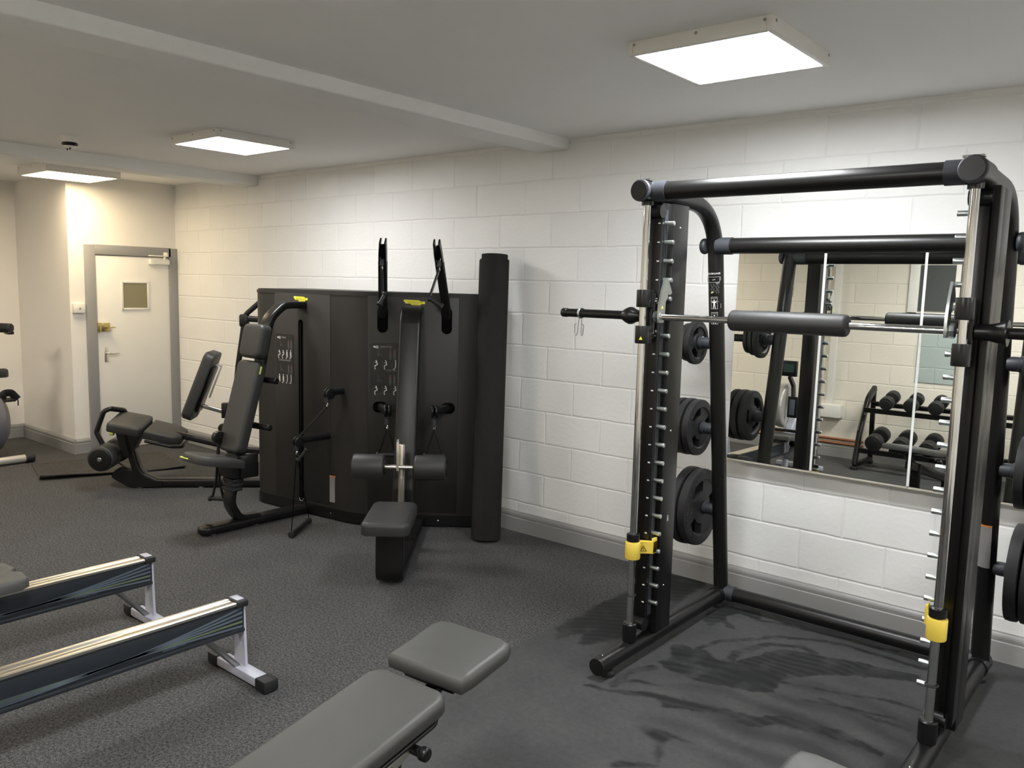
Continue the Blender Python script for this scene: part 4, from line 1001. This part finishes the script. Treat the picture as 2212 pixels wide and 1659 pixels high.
    for k in (-1, 1):
        b_ = B(); rcyl(b_, rc + UC * k * .075, rc + UC * k * .275, .105, .02, 30); ro = P('ankle_roller', b_, 'vinyl')
        b_ = B(); rcyl(b_, rc + UC * k * .27, rc + UC * k * .287, .090, .010, 28); P('roller_cap', b_, 'satin', ro)
        b_ = B(); rcyl(b_, rc + UC * k * .286, rc + UC * k * .294, .018, .003, 16); P('roller_bolt', b_, 'chrome', ro)
    lv = fillet([rc + UC * .09, Cp(.04, 1.45, .48), Cp(.04, 1.385, .655), Cp(.02, 1.34, .675), Cp(-.12, 1.28, .64), Cp(-.12, 1.26, .55)], [.05, .04, .03, .03], 5)
    P('lever_handle', sweep(B(), lv, rrect(.036, .05, .015, 3), up=UC), 'satin', ax)
    b_ = B(); tube(b_, [rc + TC * -.02, Cp(0, 1.22, .33), Cp(0, 1.18, .33)], .02, 12); P('lever_pivot', b_, 'satin', ax)
    b_ = B(); rcyl(b_, Cp(.04, 1.31, .475), Cp(.04, 1.345, .475), .024, .006, 18); P('selector_knob', b_, 'lime', ax, label='yellow-green knob')
    for k in (.0, .02): P('lever_cable', tube(B(), [rc + UC * k - Z * .05, Cp(k, 1.19, .14)], .003, 6), 'satin', ax)
    # reclining backrest of the leg station
    s3 = fillet([Cp(0, -.02, 1.60), Cp(0, .10, 1.60), Cp(0, .235, 1.48), Cp(0, .30, 1.05), Cp(0, .345, .60), Cp(0, .40, .06)], [.08, .10, .1, .1], 8)
    ls = P('leg_spine', sweep(B(), s3, rrect(.042, .06, .015, 4), up=UC), 'black_metal')
    b_ = B(); sweep(b_, [Cp(0, -.02, 1.44), Cp(0, .10, 1.44), Cp(0, .26, 1.45)], rrect(.06, .05, .015, 3)); box(b_, (0, 0, 0), (.07, .08, .11), FR(Cp(0, .245, 1.43), UC, TC, Z), bev=.02); P('spine_bracket', b_, 'satin', ls)
    b_ = B(); box(b_, (0, 0, 0), (.07, .08, .13), FR(Cp(0, .40, .665), UC, TC, Z), bev=.008); P('adjuster_block', b_, 'satin', ls)
    b_ = B(); sweep(b_, [Cp(0, .43, .655), Cp(0, .64, .715)], rrect(.035, .05, .008, 3), up=UC); P('adjuster_bar', b_, 'chrome', ls, label='chrome adjuster bar')
    dd = (Cp(0, .50, 1.14) - Cp(0, .70, .62)); ln = dd.length; dd.normalize(); nn = UC.cross(dd); nn = nn if nn.dot(TC) > 0 else -nn
    F5 = FR(Cp(0, .585, .875) - nn * .02, UC, dd, nn)
    rp = P('recline_pad', pad(B(), rrect(.30, .60, .06, 5), .085, F5, e=.028, crown=.01), 'vinyl')
    b_ = B(); box(b_, (0, -.02, -.014), (.16, .40, .022), F5, bev=.005); P('pad_backplate', b_, 'black_metal', rp)
    b_ = B(); box(b_, (-.04, .06, -.05), (.03, .30, .012), F5, bev=.003); box(b_, (-.04, .20, -.03), (.03, .012, .05), F5); P('pad_lever', b_, 'silver', rp)
    b_ = B(); rcyl(b_, Cp(.0, .38, .52), Cp(.10, .42, .52), .045, .01, 20); P('pivot_cap', b_, 'satin', ls)
gym()
# ------------------------------------------------------------------ rolled mat, carpet offcut
def rolled():
    b0, tp = Vector((-3.70, 4.20, 0)), Vector((-3.79, 4.335, 1.985)); ax = (tp - b0).normalized()
    t = Thing('rolled_mat', 'tall roll of black rubber matting leaning against the block wall beside the cable tower', 'rolled mat', tuple(b0))
    pts = []; b_ = B(); n = 96; R0, R1 = .062, .104; turns = 4.0
    for k in range(n + 1):
        a = k / n * turns * 2 * PI - 1.2; r = R0 + (R1 - R0) * k / n; pts.append((r, a))
    F = axis_frame(b0, ax, up=(1, 0, 0)); L = (tp - b0).length
    inner = [Vector(((r - .0075) * math.cos(a), (r - .0075) * math.sin(a), 0)) for r, a in pts]; outer = [Vector(((r + .0060) * math.cos(a), (r + .0060) * math.sin(a), 0)) for r, a in pts]
    def ring(p, k):
        z1 = L - .035 * (1 if k > n * .70 else 0); return b_.verts.new(F @ Vector((p.x, p.y, .012))), b_.verts.new(F @ Vector((p.x, p.y, z1 + (.0 if k > n * .7 else .0))))
    prev = None
    for k in range(n + 1):
        cur = ring(inner[k], k) + ring(outer[k], k)
        if prev:
            for i, j in ((0, 1), (2, 3)): b_.faces.new((prev[i], cur[i], cur[j], prev[j]))
            b_.faces.new((prev[1], cur[1], cur[3], prev[3])); b_.faces.new((prev[0], cur[0], cur[2], prev[2]))
        else: b_.faces.new((cur[0], cur[1], cur[3], cur[2]))
        prev = cur
    b_.faces.new((prev[0], prev[1], prev[3], prev[2]))
    t.part('outer_roll', b_, 'rollmat')
    t.part('inner_roll', lathe(B(), [(.02, .012), (.056, .012), (.056, L - .006), (.05, L), (.02, L)], F, 28), 'rubber', label='tighter inner roll showing at the top')
rolled()
def offcut():
    # a curled piece of carpet under the leg bench
    c = [Vector((-8.27, 2.93)), Vector((-7.55, 2.735)), Vector((-7.16, 3.86)), Vector((-8.0, 4.06))]
    nx, ny = 24, 36; b_ = B(); g = {}
    for s in (0, 1):
        for i in range(nx + 1):
            for j in range(ny + 1):
                u, v = i / nx, j / ny
                p = (c[0] * (1 - u) + c[1] * u) * (1 - v) + (c[3] * (1 - u) + c[2] * u) * v
                e = max(0, u - .86) / .14; z = .005 + .045 * e ** 1.5 * (.25 + .75 * max(0, 1 - v * 1.6)) + .012 * max(0, (v - .85) / .15) * e + .004 * max(0, .1 - u) / .1
                z += .003 * math.sin(v * 9 + u * 3) ** 2
                g[s, i, j] = b_.verts.new((p.x, p.y, z if s else max(.0005, z - .008)))
    for i in range(nx):
        for j in range(ny):
            b_.faces.new((g[1, i, j], g[1, i + 1, j], g[1, i + 1, j + 1], g[1, i, j + 1])); b_.faces.new((g[0, i, j], g[0, i, j + 1], g[0, i + 1, j + 1], g[0, i + 1, j]))
    for i in range(nx):
        for j in (0, ny): b_.faces.new((g[0, i, j], g[0, i + 1, j], g[1, i + 1, j], g[1, i, j]))
    for j in range(ny):
        for i in (0, nx): b_.faces.new((g[0, i, j], g[0, i, j + 1], g[1, i, j + 1], g[1, i, j]))
    solo('carpet_offcut', b_, 'carpet_brown', 'loose piece of grey-brown carpet with a curled edge in front of the door', 'carpet piece', (-7.75, 3.4, 0), ang=60)
offcut()
# ------------------------------------------------------------------ rowing machines
def rower(x, seat_y, label):
    t = Thing('rowing_machine', label, 'rowing machine', (x, 1.2, 0), 'rowing machines'); P = t.part
    y0, y1, zt = .62, 1.945, .357      # rail from footboard to tail
    def RP(b_, a, bx, z0, z1, ya=y0, yb=y1, bev=.0): return box(b_, (x + (a + bx) / 2, (ya + yb) / 2, (z0 + z1) / 2), (bx - a, yb - ya, z1 - z0), bev=bev)
    top = B(); extr(top, [(-.046, -.012), (.046, -.012), (.046, -.002), (.040, 0), (.016, 0), (.012, -.003), (-.012, -.003), (-.016, 0), (-.040, 0), (-.046, -.002)], y1 - y0, FR((x, y0, zt), (1, 0, 0), (0, 0, 1), (0, 1, 0)))
    rl = P('rail_top', top, 'alu', label='bright aluminium seat track')
    bd = B(); RP(bd, -.038, .038, zt - .125, zt - .010, bev=.004); RP(bd, -.044, .044, zt - .140, zt - .122, bev=.004); P('rail_body', bd, 'dark_side', rl)
    # swept stripes on both sides of the rail
    for sgn in (1, -1):
        for k in range(5):
            b_ = B(); n = 26; lo, hi = [], []
            for i in range(n + 1):
                u = i / n; y = y0 + .2 + (y1 - y0 - .21) * u
                tip = zt - .03 - .021 * k; base = zt - .115 + .006 * k
                c = base + (tip - base) * (u ** 2.2); w = .0022 + .0075 * u ** 1.3
                lo.append((y, c - w / 2)); hi.append((y, c + w / 2))
            F = FR((x + sgn * .0383, 0, 0), (0, 1, 0), (0, 0, 1), (sgn, 0, 0)); h = .0008
            va = [b_.verts.new(F @ Vector((*p, h))) for p in lo]; vb = [b_.verts.new(F @ Vector((*p, h))) for p in hi]
            for i in range(n): b_.faces.new((va[i], va[i + 1], vb[i + 1], vb[i]))
            P('rail_stripe', b_, 'stripe_green' if k == 3 else 'stripe_blue', rl)
        b_ = B(); text(b_, 'concept2.com', .018, FR((x + sgn * .0384, 1.62, zt - .108), (0, sgn, 0), Vector((0, .0, 1)), (sgn, 0, 0)), .0004); P('rail_lettering', b_, 'stripe_blue', rl)
    en = B(); box(en, (x, y1 - .012, zt - .010), (.104, .055, .030), bev=.006); ec = P('rail_end_cap', en, 'rubber')
    P('end_cap_plate', box(B(), (x, y1 - .012, zt + .0065), (.060, .036, .004), bev=.001), 'alu_white', ec)
    # tail foot
    lg = B(); pl = [(-.036, 0), (.036, 0), (.050, -.30), (-.050, -.30)]
    extr(lg, [(-.030, zt - .02), (.030, zt - .02), (.046, .05), (-.046, .05)], .012, FR((x, y1 + .010, 0), (1, 0, 0), (0, 0, 1), (0, -1, 0)))
    for sx in (-1, 1):
        b4 = [(y1 + .010, zt - .02), (y1 - .040, zt - .02), (y1 - .028, .05), (y1 + .010, .05)]
    lo = P('tail_leg', lg, 'alu_white', label='pale steel tail leg')
    fb = B(); box(fb, (x + .02, y1 - .006, .032), (.34, .062, .040), bev=.004); P('tail_crossbar', fb, 'alu_white', lo)
    for sx in (-.185, .20): P('foot_cap', box(B(), (x + .02 + sx - .005, y1 - .006, .032), (.075, .072, .052), bev=.006), 'rubber', lo)
    sb = B(); sweep(sb, [(x + .0, 1.775, zt - .138), (x + .012, y1 - .02, .05)], rrect(.026, .010, .003, 2), up=(1, 0, 0)); P('tail_brace', sb, 'wire', lo)
    # sliding seat
    sd = B(); pad(sd, [(-.15, -.10), (-.10, -.125), (.10, -.125), (.15, -.10), (.165, -.03), (.16, .07), (.135, .105), (.045, .115), (0, .085), (-.045, .115), (-.135, .105), (-.16, .07), (-.165, -.03)][::-1], .05, FR((x, seat_y, zt + .035), (1, 0, 0), (0, 1, 0), (0, 0, 1)), e=.018, crown=-.012)
    so = P('seat', sd, 'seat_grey', label='grey plastic sliding seat')
    cr = B(); box(cr, (x, seat_y, zt + .018), (.11, .20, .036), bev=.006); P('seat_carriage', cr, 'satin', so)
    # front end: legs, footboards, flywheel cage and monitor
    fr = B(); fl = fillet([Vector((x, y0 + .10, zt - .07)), Vector((x, y0, zt - .06)), Vector((x, y0 - .20, .52)), Vector((x, y0 - .30, .60))], .06, 5)
    sweep(fr, fl, rrect(.13, .085, .02, 3), up=(1, 0, 0)); fo = P('front_frame', fr, 'alu_white')
    lb = B(); sweep(lb, [(x, .30, .58), (x, .16, .05)], rrect(.09, .05, .015, 3), up=(1, 0, 0)); sweep(lb, [(x, .52, .40), (x, .58, .05)], rrect(.07, .05, .015, 3), up=(1, 0, 0)); P('front_leg', lb, 'alu_white', fo)
    for y in (.15, .585): P('front_crossbar', box(B(), (x, y, .03), (.50, .06, .05), bev=.008), 'alu_white', fo)
    gd = B(); box(gd, (0, 0, 0), (.085, .24, .006), FR((x, y0 - .085, .435), (1, 0, 0), Vector((0, -.6, .62)).normalized(), Vector((0, .62, .6)).normalized()), bev=.002); P('chain_guide', gd, 'gold_ink', fo)
    for s_ in (1, -1):
        tb = B(); text(tb, 'CONCEPT2', .04, FR((x + s_ * .0660, y0 - .10, .43), Vector((0, -.68 * -s_, .72 * -s_)).normalized() if s_ > 0 else Vector((0, -.68, .72)).normalized(), Vector((0, .72, .68)).normalized(), (s_, 0, 0)), .0005); P('frame_lettering', tb, 'grey_ink', fo)
    for s_ in (-1, 1):
        b_ = B(); box(b_, (0, 0, 0), (.115, .30, .02), FR((x + s_ * .125, y0 + .02, .30), (1, 0, 0), Vector((0, -.60, .75)).normalized(), Vector((0, .75, .60)).normalized()), bev=.008); f2 = P('footboard', b_, 'seat_grey')
        b_ = B(); box(b_, (0, .02, .03), (.125, .05, .05), FR((x + s_ * .125, y0 + .02, .30), (1, 0, 0), Vector((0, -.60, .75)).normalized(), Vector((0, .75, .60)).normalized()), bev=.012); P('foot_strap', b_, 'satin', f2)
    fw_ = B(); rcyl(fw_, (x - .13, .47, .70), (x - .035, .47, .70), .235, .02, 48); fc = P('flywheel_cage', fw_, 'silver')
    b_ = B(); lathe(b_, [(.12, 0), (.222, .0), (.226, .008), (.12, .01)], FR((x - .1305, .47, .70), (0, 1, 0), (0, 0, -1), (-1, 0, 0)), 40); P('cage_grille', b_, 'satin', fc)
    b_ = B(); rcyl(b_, (x - .135, .47, .70), (x - .14, .47, .70), .05, .002, 24); P('damper_hub', b_, 'rubber', fc)
    b_ = B(); box(b_, (x + .035, .565, .70), (.10, .03, .22), bev=.006); P('chain_housing', b_, 'satin', fo)
    b_ = B(); box(b_, (x + .035, .582, .70), (.055, .004, .16), bev=.001); P('housing_window', b_, 'stripe_blue', fo)
    ma = B(); sweep(ma, fillet([Vector((x + .035, .56, .80)), Vector((x + .02, .54, .92)), Vector((x - .005, .60, 1.02))], .05, 4), rrect(.07, .03, .01, 3), up=(1, 0, 0)); mo = P('monitor_arm', ma, 'satin')
    b_ = B(); box(b_, (x - .01, .615, 1.10), (.17, .045, .16), bev=.008); P('monitor', b_, 'satin', mo)
    b_ = B(); box(b_, (x - .005, .6385, 1.105), (.105, .003, .085)); P('monitor_screen', b_, 'screen', mo, label='dark green display')
    hb = B(); rcyl(hb, (x - .24, .70, .47), (x + .24, .70, .47), .016, .005, 16); P('pull_handle', hb, 'satin')
    P('pull_chain', cyl(B(), (x, .70, .47), (x, .57, .55), .006, 8), 'zinc')
rower(-3.172, .77, 'nearer rowing machine, bright rail ending beside the foreground bench')
rower(-4.010, 1.235, 'farther rowing machine with a grey sliding seat at the left photo edge')
# ------------------------------------------------------------------ adjustable benches
def bench(ox, oy, lab, first=None):
    if first: return dup(first, (ox, oy, 0), lab)
    t = Thing('weight_bench', lab, 'weight bench', (ox, oy, 0), 'adjustable padded benches'); P = t.part
    a = Vector((.075, -.9972, 0)).normalized(); p = Vector((-a.y, a.x, 0)); Z = Vector((0, 0, 1)); o = Vector((ox, oy, 0))
    g = .14; al = Vector((a.x, a.y, -g)).normalized(); up_ = p.cross(al) * -1; up_ = up_ if up_.z > 0 else -up_
    zE = .600; th = .049
    top = o + Z * zE                                  # middle of the backrest's upper end, on its top face
    L = .95; c = top + al * (L / 2) - up_ * th
    outl = []
    w = .305
    bp = P('backrest', pad(B(), rrect(w, L, .055, 7), th, FR(c, p, al, up_), e=.022, crown=.0), 'vinyl_grey')
    fr = B(); lp = [FR(c, p, al, up_) @ Vector(q) for q in ((-w / 2 + .012, L / 2 - .03, -.016), (-w / 2 + .012, -L / 2 + .065, -.016), (-w / 2 + .06, -L / 2 + .012, -.016), (w / 2 - .06, -L / 2 + .012, -.016), (w / 2 - .012, -L / 2 + .065, -.016), (w / 2 - .012, L / 2 - .03, -.016))]
    tube(fr, fillet(lp, .05, 6), .008, 12, closed=False); P('pad_rim', fr, 'black_metal', bp)
    b_ = B(); box(b_, (0, 0, -.014), (w - .05, L - .08, .024), FR(c, p, al, up_), bev=.005); P('back_plate', b_, 'black_metal', bp)
    # seat pad at the raised end
    d2 = -al; cs = top + d2 * .172 + up_ * .010 - up_ * th
    sp = P('seat', pad(B(), [(-.146, -.128), (.146, -.128), (.157, -.08), (.161, .09), (.146, .128), (.106, .140), (-.106, .140), (-.146, .128), (-.161, .09), (-.157, -.08)], th - .002, FR(cs, p, d2, up_), e=.024, crown=.006), 'vinyl_grey')
    b_ = B(); box(b_, (0, 0, -.012), (.20, .22, .022), FR(cs, p, d2, up_), bev=.004); P('seat_plate', b_, 'black_metal', sp)
    # frame
    rail = B(); m0 = o + d2 * .09; m0.z = .465; m1 = o + a * .95; m1.z = .22
    sweep(rail, [m0, m1], rrect(.055, .075, .015, 3)); fo = P('frame_beam', rail, 'black_metal')
    st = B(); q0 = o + p * .0 - a * .04; q0.z = .335; q1 = q0.copy(); q1.z = .05
    sweep(st, [o + a * .10 + Z * .45, o + a * .12 + Z * .05], rrect(.055, .075, .015, 3), up=p); P('front_post', st, 'black_metal', fo)
    for s in (0, 1):
        b_ = B(); e = o + a * .12 if s == 0 else o + a * .95; hw = .24 if s == 0 else .2
        sweep(b_, fillet([e - p * hw + a * (-.10 if s == 0 else .04) + Z * .035, e - p * hw * .55 + a * (-.03 if s == 0 else .01) + Z * (.14 if s == 0 else .05), e + Z * (.16 if s == 0 else .055), e + p * hw * .55 + a * (-.03 if s == 0 else .01) + Z * (.14 if s == 0 else .05), e + p * hw + a * (-.10 if s == 0 else .04) + Z * .035], .08, 5), circ(.026, 14)); fb = P('foot_bar', b_, 'black_metal', fo)
        for k in (-1, 1):
            b_ = B(); rcyl(b_, e + p * k * (hw - .02) + Z * .032 + a * (-.10 if s == 0 else .04), e + p * k * (hw + .03) + Z * .032 + a * (-.10 if s == 0 else .04), .032, .008, 18); P('rubber_foot', b_, 'rubber', fo)
    b_ = B(); sweep(b_, [o + a * .93 + Z * .23, o + a * .95 + Z * .06], rrect(.05, .06, .012, 3), up=p); P('rear_post', b_, 'black_metal', fo)
    # angle selector: ivory quadrant bar with degree marks, and a black knob
    e0 = top + al * .165 + p * .122 - up_ * (th + .040); e1 = e0 + al * .48 - Z * .10
    b_ = B(); sweep(b_, [e0, e1], rrect(.038, .012, .004, 2), up=p); so = P('angle_bar', b_, 'ivory_metal', label='pale angle bar with degree marks')
    dbar = (e1 - e0).normalized(); nb = p
    xa = Vector(dbar); tF = FR(e0 + dbar * .11 + p * .0225, xa, p.cross(xa), p)
    for k, s in enumerate(('25°', '15°', '0°')):
        P('degree_mark', text(B(), s, .020, FR(e0 + dbar * (.085 + .06 * k) + p * .0062, -xa if False else xa, p.cross(xa), p), .0004), 'satin', so)
    kq = top + al * .155 + p * .135 - up_ * (th + .045)
    b_ = B(); rcyl(b_, kq - p * .05, kq + p * .03, .014, .003, 14); rcyl(b_, kq + p * .025, kq + p * .052, .020, .007, 18); P('pop_pin', b_, 'satin', bp, label='black pull knob')
    b_ = B(); sweep(b_, [cs - up_ * .01, o + Z * .45 + a * .03], rrect(.04, .05, .012, 3), up=p); P('seat_support', b_, 'black_metal', fo)
    return t.o
b1 = bench(-1.706, 1.620, 'adjustable grey padded bench in the foreground, beside the nearer rowing machine')
b2 = bench(-.540, 1.645, 'grey padded bench of which one rounded pad corner shows at the bottom right', b1); b2.rotation_euler = (0, 0, rad(-9))
# ------------------------------------------------------------------ exercise bike at the left edge
def bike():
    t = Thing('exercise_bike', 'grey exercise bike at the left photo edge, before the far white wall', 'exercise bike', (-8.9, 2.62, 0)); P = t.part
    cy_ = 2.60
    b_ = B(); rcyl(b_, (-8.40, cy_ - .30, .045), (-8.40, cy_ + .33, .045), .036, .006, 22); so = P('stabilizer_bar', b_, 'silver', label='silver stabiliser bar')
    for y0, y1 in ((cy_ - .36, cy_ - .29), (cy_ + .32, cy_ + .40)): P('stabilizer_cap', rcyl(B(), (-8.40, y0, .045), (-8.40, y1, .045), .042, .008, 20), 'rubber', so)
    P('stabilizer_bar', rcyl(B(), (-9.45, cy_ - .30, .045), (-9.45, cy_ + .33, .045), .036, .006, 22), 'silver')
    b_ = B(); pr = [(.02, -.30), (.20, -.30), (.285, -.24), (.315, -.12), (.32, 0), (.315, .12), (.285, .24), (.20, .30), (.02, .30)]
    F = FR((-8.86, cy_, .36), (1, 0, 0), (0, 0, 1), (0, -1, 0))
    lathe(b_, pr, F, 40); ho = P('drive_housing', b_, 'bike_grey')
    b_ = B(); tube(b_, [F @ Vector((.318 * math.cos(a), .318 * math.sin(a), .10)) for a in [2 * PI * k / 48 for k in range(48)]], .003, 6, closed=True); P('housing_seam', b_, 'recess', ho)
    b_ = B(); box(b_, (-8.93, cy_, .10), (.92, .14, .10), bev=.03); P('frame', b_, 'bike_grey', ho)
    b_ = B(); tube(b_, fillet([(-9.25, cy_, .25), (-9.35, cy_, .60), (-9.38, cy_, .78)], .1, 4), .03, 14); P('saddle_post', b_, 'silver')
    b_ = B(); pad(b_, [(-.14, -.12), (-.15, .0), (-.14, .12), (-.05, .10), (.06, .04), (.13, .022), (.15, 0), (.13, -.022), (.06, -.04), (-.05, -.10)], .07, FR((-9.36, cy_, .76), (1, 0, 0), (0, 1, 0), (0, 0, 1)), e=.025); P('saddle', b_, 'vinyl')
    b_ = B(); tube(b_, fillet([(-8.70, cy_, .55), (-8.66, cy_, 1.0), (-8.72, cy_, 1.18)], .1, 4), .035, 14); P('handlebar_post', b_, 'bike_grey')
    hb = B(); tube(hb, fillet([(-8.95, cy_ + .30, 1.27), (-8.80, cy_ + .27, 1.24), (-8.72, cy_ + .12, 1.19), (-8.72, cy_ - .12, 1.19), (-8.80, cy_ - .27, 1.24), (-8.95, cy_ - .30, 1.27)], .06, 5), .018, 12); hbo = P('handlebar', hb, 'satin')
    b_ = B(); rcyl(b_, (-8.78, cy_ + .27, 1.262), (-8.66, cy_ + .345, 1.262), .045, .012, 20); P('bar_grip', b_, 'rubber', hbo)
    b_ = B(); box(b_, (-8.68, cy_ + .33, 1.218), (.10, .06, .03), bev=.01); P('grip_sensor', b_, 'satin', hbo)
    b_ = B(); rcyl(b_, (-8.78, cy_ - .27, 1.262), (-8.66, cy_ - .345, 1.262), .045, .012, 20); P('bar_grip', b_, 'rubber', hbo)
    b_ = B(); box(b_, (-8.62, cy_, 1.26), (.06, .22, .18), bev=.02); P('console', b_, 'satin')
    b_ = B(); pad(b_, [(-.16, -.05), (.12, -.045), (.155, 0), (.12, .045), (-.16, .05)], .085, FR((-8.82, cy_ + .20, .78), (0, 1, 0), (-1, 0, 0), (0, 0, 1)), e=.03); P('elbow_rest', b_, 'vinyl')
    for s, z, dx in ((1, .565, .10), (-1, .18, -.10)):
        b_ = B(); sweep(b_, [(-8.86, cy_ + s * .24, .36), (-8.86 + dx, cy_ + s * .25, z)], rrect(.03, .02, .006, 3), up=(0, 1, 0)); co = P('crank', b_, 'satin')
        b_ = B(); box(b_, (-8.86 + dx, cy_ + s * .31, z), (.13, .12, .03), bev=.010); pe = P('pedal', b_, 'rubber', co)
        b_ = B(); sweep(b_, fillet([(-8.80 + dx, cy_ + s * .25, z + .01), (-8.80 + dx, cy_ + s * .26, z + .075), (-8.80 + dx, cy_ + s * .33, z + .075), (-8.80 + dx, cy_ + s * .385, z + .005)], .04, 5), rrect(.07, .006, .002, 2), up=(1, 0, 0)); P('pedal_strap', b_, 'satin', co)
        b_ = B(); box(b_, (-8.795 + dx, cy_ + s * .385, z - .025), (.02, .006, .06), bev=.002); P('strap_tail', b_, 'satin', co)
bike()
# ------------------------------------------------------------------ dumbbell rack opposite the mirrors
def rack():
    x0, x1, yf, yb = -2.76, -1.10, -.28, -.90
    t = Thing('dumbbell_rack', 'two-tier black dumbbell rack below the window, seen in the mirrors', 'dumbbell rack', ((x0 + x1) / 2, -.6, 0)); P = t.part
    for x in (x0 + .03, x1 - .03):
        b_ = B(); pts = fillet([Vector((x, yf, .05)), Vector((x, yf - .10, .40)), Vector((x, yf - .30, .76)), Vector((x, yb + .10, .86))], [.2, .2], 6)
        sweep(b_, pts, rrect(.075, .05, .015, 3), up=(1, 0, 0)); lo = P('end_frame', b_, 'black_metal')
        b_ = B(); sweep(b_, [(x, yb + .12, .85), (x, yb + .06, .05)], rrect(.05, .05, .012, 3), up=(1, 0, 0)); P('back_leg', b_, 'black_metal', lo)
        b_ = B(); box(b_, (x, (yf + yb) / 2 + .02, .055), (.05, yf - yb - .04, .05), bev=.01); P('foot_beam', b_, 'black_metal', lo)
        for y in (yf, yb + .08): P('rubber_foot', box(B(), (x, y, .02), (.07, .08, .04), bev=.01), 'rubber', lo)
    for z, ya, n in ((.68, -.50, 'upper_shelf'), (.24, -.43, 'lower_shelf')):
        tilt = .22; yv = Vector((0, math.cos(tilt), -math.sin(tilt))); zv = Vector((0, math.sin(tilt), math.cos(tilt)))
        F = FR(((x0 + x1) / 2, ya - .02, z), (1, 0, 0), yv, zv); b_ = B(); W = x1 - x0 - .12
        b_.free()
        for y in (.13, -.12): P('shelf_rail', box(B(), (0, y, 0), (W, .05, .045), F, bev=.006), 'black_metal')
        P('shelf_lip', box(B(), (0, .16, .010), (W, .006, .05), F), 'black_metal')
rack()
def dumbbells():
    lab_t = ['dumbbell on the top tier of the mirrored rack, at the end', 'dumbbell on the top tier of the mirrored rack, second from the end', 'dumbbell on the top tier of the mirrored rack, third from the end', 'dumbbell on the top tier of the mirrored rack, fourth from the end', 'dumbbell on the top tier of the mirrored rack, fifth from the end']
    for tier, (z, ya, r, xs) in enumerate(((.70, -.50, .072, (-2.475, -2.235, -1.995, -1.755, -1.515)), (.26, -.43, .088, (-2.545, -2.275, -2.015, -1.745, -1.48)))):
        tilt = .22; yv = Vector((0, math.cos(tilt), -math.sin(tilt))); zv = Vector((0, math.sin(tilt), math.cos(tilt)))
        first = None
        for k, x in enumerate(xs):
            lab = lab_t[k] if tier == 0 else lab_t[k].replace('dumbbell', 'larger dumbbell', 1).replace('top tier', 'bottom tier')
            o = Vector((x, ya, z)) + zv * (r + .005)
            if first: dup(first, (o.x, o.y, o.z), lab); continue
            t = Thing('dumbbell', lab, 'dumbbell', tuple(o), 'dumbbells on the top tier' if tier == 0 else 'dumbbells on the bottom tier')
            t.part('handle', rcyl(B(), o - yv * .075, o + yv * .075, .016, .004, 16), 'zinc', label='steel handle')
            for s in (-1, 1):
                h = r * 1.25; b_ = B(); rcyl(b_, o + yv * s * .065, o + yv * s * (.065 + h), r, .012, 28); ho = t.part('head', b_, 'iron')
                b_ = B(); rcyl(b_, o + yv * s * (.065 + h - .002), o + yv * s * (.065 + h + .003), r * .62, .002, 24); t.part('end_badge', b_, 'rubber', ho)
            first = t.o
dumbbells()
